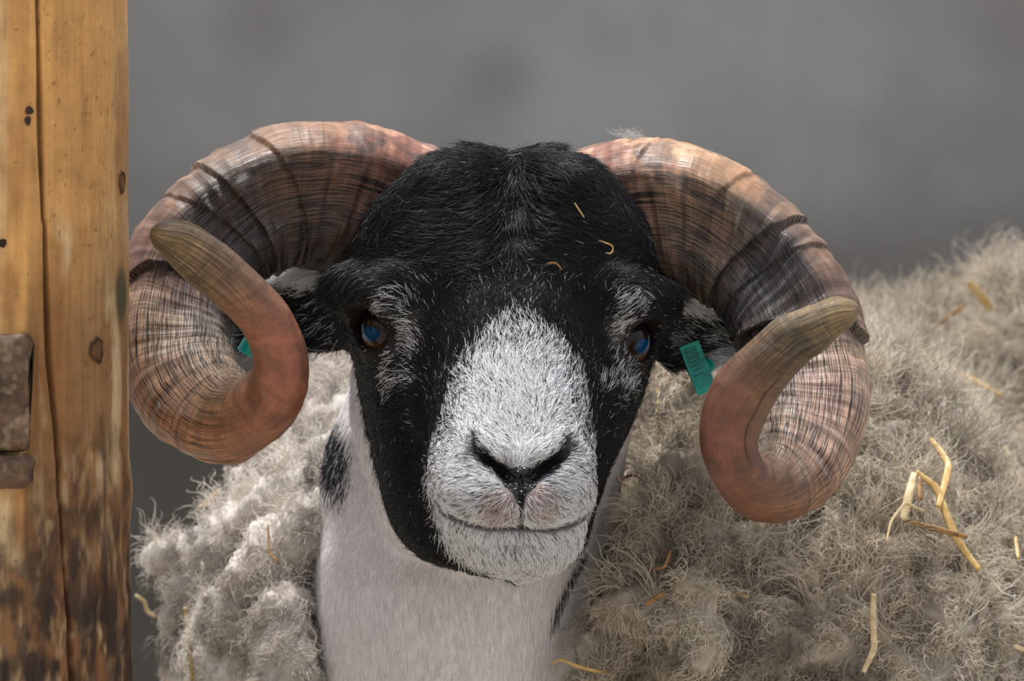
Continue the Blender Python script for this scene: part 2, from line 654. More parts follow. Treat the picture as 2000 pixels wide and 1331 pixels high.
# nostrils, philtrum, mouth, face furrows: pushed into the muzzle surface (px plane of the muzzle front)
NOSTRIL_L = [(930, 862), (934, 885), (956, 902), (982, 922), (1000, 940)]
NOSTRIL_R = [(1106, 862), (1103, 884), (1082, 902), (1056, 920), (1036, 938)]
MOUTH = [(850, 975), (866, 1001), (905, 1020), (955, 1031), (1012, 1029), (1070, 1034), (1112, 1026), (1142, 1008), (1158, 985)]
PHIL = [(1018, 935), (1018, 985), (1013, 1028)]
bu, bw = to_px(bv)
front = (bv[:, 1] < -0.06) & (bw > 780)


def press(pts, width, depth, flt=front):
    dd, t = poly_dist(bu, bw, pts)
    g = np.exp(-(dd / width) ** 2) * flt
    return depth * g, t


for pts in (NOSTRIL_L, NOSTRIL_R):
    g, t = press(pts, 11, 0.013)
    bv[:, 1] += g * (0.20 + 0.80 * np.sin(np.pi * np.clip(t * 0.85 + 0.02, 0, 1)))
    up = [(a, b - 34) for a, b in pts[1:4]]
    g, t = press(up, 22, -0.0045)
    bv[:, 1] += g
g, t = press(MOUTH, 7, 0.0055)
bv[:, 1] += g
g, t = press([(a, b + 26) for a, b in MOUTH[2:7]], 22, 0.004)
bv[:, 1] += g
g, t = press(PHIL, 6, 0.004)
bv[:, 1] += g
g, t = press([(985, 985), (925, 975), (880, 965)], 40, -0.004)
bv[:, 1] += g
g, t = press([(1045, 985), (1095, 975), (1130, 965)], 40, -0.004)
bv[:, 1] += g
fr2 = (bv[:, 1] < 0.03) & (bw < 900)
for pts in ([(778, 660), (800, 720), (815, 790), (835, 850)], [(1210, 680), (1190, 730), (1172, 800), (1160, 850)]):
    g, t = press(pts, 26, 0.0045, fr2)
    bv[:, 1] += g
g, t = press([(1000, 318), (1003, 380), (1005, 450)], 22, 0.007, (bv[:, 1] < 0.04) & (bw < 520))
bv[:, 1] += g


# ---- coat colour as a function of place on the body: probability of a white hair, base tone
def blob(u, v, cx, cy, rx, ry, soft=0.35):
    r = np.hypot((u - cx) / rx, (v - cy) / ry)
    return 1 - sstep(1 - soft, 1 + soft, r)


def coat(p):
    """returns white probability, and linear colours for dark and light hair at points p"""
    x, y, z = p[:, 0], p[:, 1], p[:, 2]
    u, v = to_px(p)
    head = np.minimum(np.minimum(skull(x, y, z), muzzle(x, y, z)), np.minimum(brow_l(x, y, z), brow_r(x, y, z)))
    ear = np.minimum(ear_l(x, y, z), ear_r(x, y, z))
    nk = np.minimum(neck(x, y, z), np.minimum(throat(x, y, z), torso(x, y, z)))
    mz = muzzle(x, y, z)
    white = np.zeros(len(p))
    # blaze: rises from the muzzle to a point on the forehead
    half = pchip([540, 600, 640, 680, 720, 760, 800, 850, 900, 1140], [5, 34, 66, 98, 120, 136, 147, 160, 188, 210], v)
    cxl = pchip([540, 640, 760, 900, 1140], [1012, 1012, 1010, 1003, 1003], v)
    rb = np.abs(u - cxl) / half
    soft = sstep(860, 680, v) if False else 1 - sstep(680, 860, v)
    blaze = 1 - sstep(0.62 - 0.22 * soft, 1.16 + 0.25 * soft, rb)
    blaze = np.maximum(blaze * sstep(530, 740, v) * 0.92, 0.13 * (1 - sstep(1.0, 2.4, rb)) * sstep(480, 600, v))
    mfr = 1 - sstep(0.0, 0.012, mz)
    mfr = np.maximum(mfr * (1 - sstep(-0.035, -0.01, y)), 0)
    white = np.maximum(white, blaze * np.where(v > 860, mfr, 1) * (y < 0.0))
    # grizzled patches round the eyes
    for a in ((770, 590, 58, 52, 0.36), (805, 660, 26, 50, 0.50), (765, 725, 24, 60, 0.42), (800, 735, 22, 20, 0.45), (735, 550, 60, 40, 0.22),
              (1235, 590, 38, 62, 0.36), (1205, 645, 20, 70, 0.55), (1222, 735, 26, 60, 0.46), (1185, 750, 22, 26, 0.4), (1010, 540, 110, 60, 0.14)):
        white = np.maximum(white, a[4] * blob(u, v, a[0], a[1], a[2] * 1.1, a[3] * 1.1, 0.9) * (y < 0.06))
    white = np.maximum(white, 0.036 + 0.03 * sstep(540, 620, v) * (1 - sstep(860, 960, v)))
    # nose leather and nostrils stay dark
    dn = np.minimum(poly_dist(u, v, NOSTRIL_L)[0], poly_dist(u, v, NOSTRIL_R)[0])
    tl, tr = poly_dist(u, v, NOSTRIL_L)[1], poly_dist(u, v, NOSTRIL_R)[1]
    tn_ = np.where(u < 1018, tl, tr)
    dark_n = (1 - sstep(6, 20, dn)) * (y < -0.05) * (0.55 + 0.45 * sstep(0.1, 0.5, tn_))
    # ears
    isear = (ear < head - 0.004) & (ear < nk)
    we = np.maximum(blob(u, v, 590, 535, 75, 26), blob(u, v, 1350, 592, 55, 20))
    we = np.maximum(we, blob(u, v, 1400, 705, 42, 26))
    we = np.maximum(we, blob(u, v, 455, 668, 30, 26))
    we = np.maximum(we, 0.22 * blob(u, v, 1370, 645, 70, 40))
    we = np.maximum(we, 0.10)
    white = np.where(isear, we, white)
    isneck = (nk < head - 0.0015) & (nk < ear) & (v > 640)
    wn_ = np.ones(len(p))
    wn_ -= 0.9 * blob(u, v, 654, 888, 33, 80, 0.45)
    d, _ = poly_dist(u, v, [(1142, 1075), (1112, 1130), (1080, 1210)])
    wn_ -= 0.75 * (1 - sstep(3, 10, d))
    white = np.where(isneck, wn_, white)
    white = white * (1 - dark_n)
    return white, isneck, isear, dark_n, u, v


wht, isn, ise, dkn, _, _ = coat(bv)
BLK = np.array([0.0075, 0.0075, 0.0085])
WHT = lin((226, 226, 228))
NECKW = lin((243, 238, 239))
wb = np.where(isn | ise, wht, wht ** 2)[:, None]
bcol = BLK[None] * (1 - wb) + np.where(isn[:, None], NECKW * 0.9, WHT * 0.42) * wb
pink = 0.7 * (blob(bu, bw, 975, 990, 34, 36) + blob(bu, bw, 1056, 982, 30, 36)) * front
bcol = bcol * (1 - 0.6 * np.clip(pink, 0, 1)[:, None]) + 0.6 * np.clip(pink, 0, 1)[:, None] * lin((150, 105, 92))
d, _ = poly_dist(bu, bw, MOUTH)
ml = (1 - sstep(3, 12, d)) * front
bcol = bcol * (1 - 0.75 * ml[:, None]) + 0.75 * ml[:, None] * lin((60, 42, 42))
# bare dark lids
for i in range(2):
    dd = np.linalg.norm(bv - (eye_c[i] + eye_dirs[i] * EYE_R * 0.6), axis=1)
    k = (1 - sstep(0.014, 0.022, dd))[:, None]
    bcol = bcol * (1 - k) + k * lin((38, 27, 24))
body = mesh_obj('body', bv, bq, M_skin, ram, color=bcol)
bn = normals_of(body)
bv_bvh = BVHTree.FromPolygons(bv.tolist(), bq.tolist())

# ------------------------------------------------------------------ horns
LEFT = [(960, 370, 800, 600), (885, 305, 720, 560), (820, 278, 680, 548), (760, 254, 640, 535), (690, 237, 605, 526), (600, 238, 575, 526),
        (520, 250, 550, 531), (440, 285, 522, 547), (370, 332, 498, 567), (310, 393, 478, 592), (265, 455, 463, 620),
        (240, 530, 455, 645), (231, 610, 453, 668), (234, 690, 456, 690), (248, 765, 462, 708), (281, 822, 470, 722),
        (330, 866, 479, 732), (385, 895, 487, 737), (440, 902, 494, 738), (500, 880, 499, 733), (548, 850, 502, 722),
        (582, 805, 502, 708), (600, 745, 497, 688), (597, 682, 483, 660), (575, 627, 463, 633), (545, 577, 436, 606), (500, 530, 408, 583),
        (445, 480, 372, 555), (402, 452, 342, 524), (368, 437, 318, 498), (344, 435, 307, 478)]
RIGHT = [(1040, 390, 1180, 600), (1085, 322, 1255, 570), (1125, 298, 1290, 565), (1185, 279, 1310, 572), (1255, 270, 1330, 577), (1330, 275, 1354, 583),
         (1400, 300, 1378, 597), (1475, 342, 1400, 616), (1540, 395, 1420, 638), (1595, 452, 1435, 662), (1637, 515, 1444, 688),
         (1672, 590, 1452, 715), (1693, 660, 1459, 745), (1702, 740, 1465, 775), (1697, 815, 1470, 803), (1675, 885, 1475, 828),
         (1640, 945, 1478, 850), (1590, 993, 1480, 868), (1535, 1018, 1481, 880), (1480, 1018, 1481, 888), (1430, 993, 1481, 890),
         (1395, 950, 1481, 886), (1373, 890, 1481, 872), (1367, 825, 1485, 848), (1380, 770, 1496, 819), (1405, 728, 1518, 782),
         (1445, 687, 1546, 742), (1482, 650, 1585, 702), (1514, 622, 1604, 690), (1562, 603, 1620, 675), (1606, 587, 1638, 656), (1636, 580, 1660, 638)]
DEPTH_S = [0, 1, 3, 5, 7, 9, 11, 13, 15, 17, 19, 21, 23, 25, 27, 29, 31]
DEPTH_Y = [84, 78, 68, 58, 49, 39, 24, 5, -19, -44, -66, -85, -101, -113, -123, -131, -136]
THICK_S = [0, 3, 6, 9, 11, 13, 15, 17, 19, 21, 24, 27, 29, 31]
THICK = [40, 40, 38, 36, 34, 32, 30, 28, 25, 20.5, 17.5, 16, 13.5, 11]


def srgb_tab(rows):
    return np.array([[lin(c) for c in r] for r in rows])


# colour of the horn over its length (rows) and across it (inner edge, inner third, outer third, rim)
HS = [0, 2, 3.5, 5, 6, 7, 8.2, 9.5, 11, 12, 14, 16, 18, 20, 22, 24, 26, 28, 29.5, 31]
HC_L = srgb_tab([
    [(50, 42, 40), (80, 62, 56), (170, 120, 100), (210, 165, 148)],
    [(40, 34, 33), (78, 58, 52), (158, 112, 94), (212, 164, 146)],
    [(42, 34, 32), (84, 62, 52), (136, 98, 80), (186, 142, 120)],
    [(58, 44, 38), (92, 68, 54), (124, 92, 72), (152, 120, 98)],
    [(66, 50, 43), (88, 66, 54), (114, 86, 68), (140, 112, 92)],
    [(56, 46, 42), (72, 58, 50), (94, 74, 62), (134, 108, 88)],
    [(52, 46, 46), (58, 52, 54), (76, 66, 66), (150, 122, 98)],
    [(70, 60, 56), (78, 68, 66), (100, 82, 74), (146, 112, 92)],
    [(80, 68, 62), (96, 76, 68), (120, 88, 76), (132, 98, 84)],
    [(112, 98, 86), (106, 94, 88), (138, 116, 98), (150, 120, 98)],
    [(128, 112, 96), (132, 112, 96), (158, 130, 106), (162, 126, 98)],
    [(132, 112, 92), (148, 120, 98), (164, 126, 98), (162, 120, 90)],
    [(122, 98, 78), (150, 116, 90), (164, 118, 88), (160, 110, 80)],
    [(118, 88, 68), (160, 112, 86), (172, 116, 88), (158, 104, 80)],
    [(130, 92, 74), (172, 112, 92), (180, 112, 92), (160, 102, 84)],
    [(150, 108, 84), (178, 116, 94), (178, 112, 94), (162, 108, 86)],
    [(140, 116, 86), (166, 128, 98), (160, 120, 94), (150, 116, 90)],
    [(130, 112, 82), (142, 118, 86), (146, 120, 88), (148, 122, 92)],
    [(126, 106, 76), (136, 112, 78), (142, 116, 82), (150, 126, 94)],
    [(120, 100, 72), (130, 106, 76), (140, 114, 80), (150, 126, 94)]])
HC_R = HC_L.copy()
HC_R[0:6] = srgb_tab([
    [(60, 48, 42), (110, 84, 68), (190, 140, 120), (220, 172, 150)],
    [(56, 46, 42), (112, 86, 70), (186, 136, 116), (218, 166, 142)],
    [(62, 50, 44), (116, 90, 74), (168, 130, 108), (214, 168, 142)],
    [(74, 60, 52), (112, 88, 72), (150, 120, 98), (205, 166, 134)],
    [(72, 60, 54), (110, 88, 70), (136, 110, 90), (190, 152, 122)],
    [(64, 56, 52), (106, 86, 70), (124, 98, 80), (170, 134, 106)]])
HC_R[7] = srgb_tab([[(64, 56, 54), (58, 52, 54), (70, 62, 64), (150, 120, 98)]])[0]
HC_R[8] = srgb_tab([[(74, 62, 58), (72, 62, 60), (86, 72, 68), (140, 108, 92)]])[0]
HC_R[10:12] = srgb_tab([[(116, 100, 88), (124, 102, 92), (158, 128, 112), (180, 150, 126)],
                        [(120, 102, 86), (136, 110, 94), (162, 128, 108), (172, 136, 112)]])
HC_R[17:20] = srgb_tab([[(120, 106, 84), (124, 110, 90), (136, 120, 92), (150, 130, 100)],
                        [(140, 122, 94), (146, 126, 96), (154, 132, 98), (160, 138, 104)],
                        [(140, 122, 90), (150, 128, 96), (156, 134, 100), (160, 138, 104)]])
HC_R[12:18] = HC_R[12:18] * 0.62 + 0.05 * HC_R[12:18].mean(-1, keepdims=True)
HT = [-1.0, -0.35, 0.52, 1.0]


def horn_material():
    m, nt, b = new_mat('horn_keratin')
    a = N(nt, 'ShaderNodeAttribute', attribute_name='tint')
    h = N(nt, 'ShaderNodeAttribute', attribute_name='hornmap')   # x along (m), y across (m), z = grain strength
    sep = N(nt, 'ShaderNodeSeparateXYZ')
    nt.links.new(h.outputs['Vector'], sep.inputs[0])

    def stretched(sx, sy, scale, detail=4.0, rough=0.6, dist=0.0):
        mp = N(nt, 'ShaderNodeMapping')
        mp.inputs['Scale'].default_value = (sx, sy, 0)
        nt.links.new(h.outputs['Vector'], mp.inputs['Vector'])
        n = N(nt, 'ShaderNodeTexNoise', Scale=scale, Detail=detail, Roughness=rough, Distortion=dist)
        nt.links.new(mp.outputs[0], n.inputs['Vector'])
        return n.outputs['Fac']

    def ramp(src, p0, p1):
        r = N(nt, 'ShaderNodeMapRange', interpolation_type='SMOOTHSTEP')
        r.inputs['From Min'].default_value = p0
        r.inputs['From Max'].default_value = p1
        nt.links.new(src, r.inputs['Value'])
        return r.outputs[0]

    def math_(op, x, y):
        n = N(nt, 'ShaderNodeMath', operation=op)
        for i, q in enumerate((x, y)):
            if isinstance(q, (int, float)):
                n.inputs[i].default_value = q
            else:
                nt.links.new(q, n.inputs[i])
        return n.outputs[0]

    crack = stretched(0.026, 1.0, 820, 3.0, 0.65, 0.6)       # fine cracks running along the horn
    crack2 = stretched(0.015, 1.0, 1400, 2.0, 0.6, 0.3)
    ring = stretched(1.0, 0.06, 260, 4.0, 0.6, 0.4)         # growth rings across it
    patch = stretched(1.0, 1.0, 60, 5.0, 0.6, 0.5)
    c1 = ramp(crack, 0.38, 0.47)
    c2 = ramp(crack2, 0.37, 0.49)
    cr = math_('MULTIPLY', c1, c2)
    # grain strength
    mixg = N(nt, 'ShaderNodeMix', data_type='FLOAT')
    mixg.inputs['A'].default_value = 1.0
    nt.links.new(sep.outputs['Z'], mixg.inputs['Factor'])
    nt.links.new(cr, mixg.inputs['B'])
    grain = mixg.outputs['Result']
    tone = math_('MULTIPLY_ADD', grain, 0.95)
    tone.node.inputs[2].default_value = 0.10
    r2 = ramp(ring, 0.3, 0.72)
    mixr = N(nt, 'ShaderNodeMix', data_type='FLOAT')
    mixr.inputs['A'].default_value = 0.55
    rs = math_('MULTIPLY_ADD', sep.outputs['Z'], 0.8)
    rs.node.inputs[2].default_value = 0.2
    nt.links.new(rs, mixr.inputs['Factor'])
    nt.links.new(r2, mixr.inputs['B'])
    r2 = mixr.outputs['Result']
    t2 = math_('MULTIPLY_ADD', r2, 0.75)
    t2.node.inputs[2].default_value = 0.65
    p2 = math_('MULTIPLY_ADD', ramp(patch, 0.3, 0.7), 0.6)
    p2.node.inputs[2].default_value = 0.70
    k = math_('MULTIPLY', math_('MULTIPLY', tone, t2), p2)
    mx = N(nt, 'ShaderNodeVectorMath', operation='SCALE')
    nt.links.new(a.outputs['Color'], mx.inputs[0])
    nt.links.new(k, mx.inputs['Scale'])
    nt.links.new(mx.outputs[0], b.inputs['Base Color'])
    hgt = math_('ADD', math_('MULTIPLY', grain, 1.0), math_('MULTIPLY', r2, 0.45))
    bp = N(nt, 'ShaderNodeBump', Strength=0.55, Distance=0.0012)
    nt.links.new(hgt, bp.inputs['Height'])
    nt.links.new(bp.outputs[0], b.inputs['Normal'])
    rr = math_('MULTIPLY_ADD', ramp(patch, 0.35, 0.65), 0.18)
    rr.node.inputs[2].default_value = 0.36
    nt.links.new(rr, b.inputs['Roughness'])
    b.inputs['Specular IOR Level'].default_value = 0.5
    return m


M_horn = horn_material()


def make_horn(stations, colours, grooves, warps, cracks=()):
    st = np.array(stations, float)
    n0 = len(st)
    sidx = np.arange(n0, dtype=float)
    smax_ = n0 - 1.0
    NA, NR = 760, 176
    s = np.linspace(0, smax_, NA)
    yc = pchip(DEPTH_S, np.array(DEPTH_Y) / 1000.0, s)
    th = pchip(THICK_S, np.array(THICK) / 1000.0, s)
    ox, oy, ix, iy = (crom(sidx, st[:, k], s) for k in range(4))
    O = np.stack([wx(ox, yc), yc, wz(oy, yc)], 1)
    I = np.stack([wx(ix, yc), yc, wz(iy, yc)], 1)
    C = (O + I) / 2
    W = (O - I) / 2
    T = np.gradient(C, axis=0)
    # smooth tangent from the outer edge too (centre slows where it pivots)
    T = unit(T + 0.5 * np.gradient(O, axis=0))
    wl = np.linalg.norm(W, axis=1)
    Wd = W / wl[:, None]
    Nn = np.cross(T, Wd)
    Nn = unit(Nn)
    Nn[Nn[:, 1] > 0] *= -1
    ph = np.linspace(0, 2 * np.pi, NR, endpoint=False)
    # denser in front
    cs, sn = np.cos(ph), np.sin(ph)
    e1 = 2 / 2.35
    t = np.sign(cs) * np.abs(cs) ** e1
    g = np.sign(sn) * np.abs(sn) ** e1
    ss = s[:, None] * np.ones(NR)
    tt = t[None, :] * np.ones((NA, 1))
    gg = g[None, :] * np.ones((NA, 1))
    fr = np.clip(sn, 0, 1)[None, :]
    early = 1 - sstep(10, 17, ss)
    # flat, slightly dished frontal face with an edge below the outer rim
    gg = gg * (1 + early * fr * (0.10 * np.exp(-((tt - 0.66) / 0.14) ** 2) - 0.16 * np.exp(-((tt + 0.0) / 0.40) ** 2)))
    # taper into a blunt rounded tip
    endk = np.sqrt(np.clip(1 - np.clip((ss - (smax_ - 0.75)) / 0.75, 0, 1) ** 2.4, 0, 1))
    base = C[:, None, :] + W[:, None, :] * (tt * endk)[..., None] + Nn[:, None, :] * (th[:, None] * gg * endk)[..., None]
    tipdir = unit(T[-1])
    ext = np.clip((ss - (smax_ - 0.75)) / 0.75, 0, 1) * 0.009
    base = base + tipdir * ext[..., None]
    # relief: growth steps, ripples and lumps, pushed out along the section direction
    dirn = unit(base - C[:, None, :])
    arc = np.concatenate([[0], np.cumsum(np.linalg.norm(np.diff(0.5 * (C + O), axis=0), axis=1))])
    along = arc[:, None] * np.ones(NR)
    across = np.cumsum(np.linalg.norm(np.diff(base, axis=1, append=base[:, :1]), axis=2), axis=1) * 0.6 \
        + 0.4 * (ph[None, :] * 0.03)
    p_n = np.stack([along, across, np.zeros_like(along)], -1)
    disp = np.zeros((NA, NR))
    shade = np.ones((NA, NR))
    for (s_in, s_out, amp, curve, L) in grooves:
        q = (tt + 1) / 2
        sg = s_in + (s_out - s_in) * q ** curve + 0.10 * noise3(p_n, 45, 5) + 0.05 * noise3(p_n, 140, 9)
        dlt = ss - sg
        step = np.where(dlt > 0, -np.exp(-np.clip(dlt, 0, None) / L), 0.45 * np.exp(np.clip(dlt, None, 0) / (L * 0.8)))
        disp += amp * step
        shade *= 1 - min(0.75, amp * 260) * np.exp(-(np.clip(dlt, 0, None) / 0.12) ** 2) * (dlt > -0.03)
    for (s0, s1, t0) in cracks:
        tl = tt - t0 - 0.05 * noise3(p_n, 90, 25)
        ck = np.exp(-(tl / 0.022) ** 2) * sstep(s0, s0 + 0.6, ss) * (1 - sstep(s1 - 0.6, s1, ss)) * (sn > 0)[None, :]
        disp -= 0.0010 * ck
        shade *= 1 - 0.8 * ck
    late = sstep(19, 24, ss)
    disp += (1 - late) * 0.0009 * noise3(np.stack([along, across * 0.12, along * 0], -1), 190, 2)
    disp += (1 - late) * 0.0015 * fbm(p_n, 38, 3, 4)
    disp += late * 0.0010 * fbm(p_n, 40, 2, 4)
    for (sw, tw, rs, rt, amp) in warps:
        disp += amp * np.exp(-((ss - sw) / rs) ** 2 - ((tt - tw) / rt) ** 2)
    disp *= np.clip(endk, 0, 1)
    base = base + dirn * disp[..., None]
    # colour
    colr = np.zeros((NA, NR, 3))
    jit = ss + 0.5 * noise3(p_n, 30, 8) * (1 - 0.5 * late)
    tj = np.clip(tt + 0.16 * noise3(p_n, 60, 6) + 0.14 * fbm(p_n, 24, 2, 19), -1, 1)
    rows = np.stack([np.stack([np.interp(jit, HS, colours[:, k, c]) for c in range(3)], -1) for k in range(4)], 0)
    x = np.interp(tj, HT, [0, 1, 2, 3])
    i0 = np.clip(np.floor(x).astype(int), 0, 2)
    fx = (x - i0)[..., None]
    r0 = np.take_along_axis(rows, i0[None, ..., None], 0)[0]
    r1 = np.take_along_axis(rows, (i0 + 1)[None, ..., None], 0)[0]
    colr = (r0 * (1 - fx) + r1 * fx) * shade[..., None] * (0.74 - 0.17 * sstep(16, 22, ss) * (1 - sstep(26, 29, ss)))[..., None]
    cz_ = (sstep(11.0, 12.5, ss) * (1 - sstep(16.0, 19.5, ss)))[..., None]
    colr = colr * (1 + 0.6 * cz_) * (1 + cz_ * np.array([-0.06, 0.02, 0.14]))
    grey_ = colr.mean(-1, keepdims=True)
    colr = colr * 1.04 - grey_ * 0.04
    colr = np.clip(colr * np.array([1.04, 0.98, 0.88]), 0.004, 1)
    # peach rim near the base carries rusty and slate blotches
    bl = sstep(0.15, 0.45, fbm(p_n, 55, 3, 12)) * sstep(0.30, 0.6, tt) * (1 - sstep(4.0, 6.5, ss))
    colr = colr * (1 - 0.7 * bl[..., None]) + 0.7 * bl[..., None] * lin((112, 66, 52))
    bl = sstep(0.05, 0.5, fbm(p_n, 75, 4, 16)) * sstep(0.2, 0.5, tt) * (1 - sstep(8.0, 11, ss))
    colr = colr * (1 - 0.65 * bl[..., None]) + 0.65 * bl[..., None] * lin((78, 64, 58))
    grain = np.clip((1 - 0.86 * sstep(16.5, 20, ss)) + 0.75 * sstep(24.5, 27.5, ss), 0, 1)
    grain *= 1 - 0.75 * sstep(0.55, 0.75, tt) * (1 - sstep(9, 12, ss))
    verts = base.reshape(-1, 3)
    i = np.arange(NA - 1)[:, None] * NR
    j = np.arange(NR)[None, :]
    j2 = (j + 1) % NR
    q = np.stack([i + j, i + j2, i + NR + j2, i + NR + j], -1).reshape(-1, 4)
    # orientation check and caps by extra centre points
    hm = np.stack([along, across, grain], -1).reshape(-1, 3)
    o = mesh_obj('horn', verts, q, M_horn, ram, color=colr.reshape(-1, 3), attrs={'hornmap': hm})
    import bmesh
    bm = bmesh.new()
    bm.from_mesh(o.data)
    bmesh.ops.recalc_face_normals(bm, faces=bm.faces)
    bm.to_mesh(o.data)
    bm.free()
    o.data.polygons.foreach_set('use_smooth', np.ones(len(o.data.polygons), bool))
    return o, base


horn_a, hv_a = make_horn(LEFT, HC_L,
                         [(4.5, 6.35, 0.0016, 1.0, 0.5), (6.3, 7.9, 0.0026, 0.9, 0.7), (7.0, 8.9, 0.0014, 0.9, 0.5), (9.4, 11.25, 0.0034, 0.8, 0.6),
                          (1.5, 4.2, 0.0006, 1.0, 0.3)], [])
horn_b, hv_b = make_horn(RIGHT, HC_R,
                         [(5.0, 6.9, 0.0012, 1.0, 0.4), (6.3, 8.6, 0.0030, 0.8, 0.7), (7.6, 9.6, 0.0012, 0.9, 0.4), (9.7, 11.95, 0.0042, 0.8, 0.7),
                          (2.0, 4.4, 0.0008, 1.0, 0.3)], [(27.6, -0.1, 0.8, 0.8, -0.0015)], [(21.6, 26.3, -0.55)])
horn_a['label'] = 'brown ridged horn curling beside the wooden post'
horn_b['label'] = 'brown ridged horn curling in front of the grey fleece'

# ------------------------------------------------------------------ eyes
def eye_material():
    m, nt, b = new_mat('eye_glossy')
    a = N(nt, 'ShaderNodeAttribute', attribute_name='tint')
    nt.links.new(a.outputs['Color'], b.inputs['Base Color'])
    b.inputs['Roughness'].default_value = 0.07
    b.inputs['Specular IOR Level'].default_value = 0.3
    return m


M_eye = eye_material()


def make_eye(i):
    c, d = eye_c[i], eye_dirs[i]
    side = unit(np.cross(d, np.array([0, 0, 1.0])))
    up = np.cross(side, d)
    nu, nv = 96, 64
    th = np.linspace(0, np.pi, nv)
    ph = np.linspace(0, 2 * np.pi, nu, endpoint=False)
    TH, PH = np.meshgrid(th, ph, indexing='ij')
    a = np.sin(TH) * np.cos(PH)
    b = np.sin(TH) * np.sin(PH)
    o = np.cos(TH)
    bulge = 1 + 0.06 * np.exp(-(TH / 0.5) ** 2)
    v = c + EYE_R * bulge[..., None] * (a[..., None] * side + b[..., None] * up + o[..., None] * d)
    # oblong pupil painted blue with the sky's reflection, set toward the camera side, iris amber brown
    pa, pb = (-0.16, -0.22) if i == 0 else (0.02, -0.20)
    da, db = (a - pa), (b - pb)
    if i == 1:
        da = da
    r_p = (np.abs(da / 0.36) ** 3 + np.abs(db / 0.25) ** 3) ** (1 / 3)
    r_i = np.hypot(da / 0.75, db / 0.68)
    pup_sky = 1 - sstep(0.9, 1.0, r_p + 0.12 * np.sin(5 * da + 3))
    iris = 1 - sstep(0.9, 1.05, r_i)
    col = np.ones(v.shape) * lin((30, 22, 22))
    col = col * (1 - iris[..., None]) + iris[..., None] * lin((30, 22, 18))
    low = sstep(0.15, 0.5, -db) * (1 - pup_sky) * iris
    col = col * (1 - low[..., None]) + low[..., None] * lin((84, 64, 42))
    col = col * (1 - pup_sky[..., None]) + pup_sky[..., None] * lin((0, 56, 94))
    i_ = np.arange(nv - 1)[:, None] * nu
    j = np.arange(nu)[None, :]
    q = np.stack([i_ + j, i_ + nu + j, i_ + nu + (j + 1) % nu, i_ + (j + 1) % nu], -1).reshape(-1, 4)
    e = mesh_obj('eye', v.reshape(-1, 3), q, M_eye, ram, color=col.reshape(-1, 3))
    return e


eyes = [make_eye(0), make_eye(1)]

# wet nose leather between the nostrils
def nose_leather():
    m, nt, b = new_mat('wet_nose_leather')
    t = N(nt, 'ShaderNodeTexCoord')
    vo = N(nt, 'ShaderNodeTexVoronoi', Scale=420.0)
    nt.links.new(t.outputs['Object'], vo.inputs['Vector'])
    r = N(nt, 'ShaderNodeValToRGB')
    r.color_ramp.elements[0].color = (0.012, 0.012, 0.014, 1)
    r.color_ramp.elements[1].color = (0.004, 0.004, 0.005, 1)
    nt.links.new(vo.outputs['Distance'], r.inputs[0])
    nt.links.new(r.outputs[0], b.inputs['Base Color'])
    bp = N(nt, 'ShaderNodeBump', Strength=0.9, Distance=0.0015)
    bp.invert = True
    nt.links.new(vo.outputs['Distance'], bp.inputs['Height'])
    nt.links.new(bp.outputs[0], b.inputs['Normal'])
    b.inputs['Roughness'].default_value = 0.22
    return m


def in_poly(u, v, poly):
    c = np.zeros(u.shape, bool)
    n = len(poly)
    for i in range(n):
        x1, y1 = poly[i]
        x2, y2 = poly[(i + 1) % n]
        k = ((y1 > v) != (y2 > v)) & (u < (x2 - x1) * (v - y1) / (y2 - y1 + 1e-9) + x1)
        c ^= k
    return c


NOSE = [(986, 918), (1018, 908), (1050, 918), (1058, 932), (1048, 952), (1030, 966), (1024, 990), (1018, 1016), (1013, 1016), (1010, 985),
        (1000, 964), (984, 952), (974, 932)]


def make_nose():
    # a raised pad following the muzzle surface
    us = np.arange(968, 1065, 1.5)
    vs = np.arange(902, 1022, 1.5)
    U, V = np.meshgrid(us, vs, indexing='ij')
    inside = in_poly(U, V, NOSE)
    d, _ = poly_dist(U, V, NOSE + [NOSE[0]])
    hgt = np.where(inside, np.clip(d / 8, 0, 1) ** 0.5, 0) * 0.0022
    pts = np.zeros(U.shape + (3,))
    cam_p = Vector((0, -D, Z0))
    for a in range(U.shape[0]):
        for b in range(U.shape[1]):
            dr = Vector(P(U[a, b], V[a, b], 0.0)) - cam_p
            hit = bv_bvh.ray_cast(cam_p, dr.normalized())[0]
            pts[a, b] = hit if hit else P(U[a, b], V[a, b], -0.12)
    pts[..., 1] -= hgt - 0.0008
    idx = np.arange(U.size).reshape(U.shape)
    q = np.stack([idx[:-1, :-1], idx[1:, :-1], idx[1:, 1:], idx[:-1, 1:]], -1)
    k = inside[:-1, :-1] | inside[1:, :-1] | inside[1:, 1:] | inside[:-1, 1:]
    q = q[k].reshape(-1, 4)
    used = np.unique(q)
    rem = np.full(U.size, -1)
    rem[used] = np.arange(len(used))
    o = mesh_obj('nose_leather', pts.reshape(-1, 3)[used], rem[q], nose_leather(), ram)
    return o


make_nose()

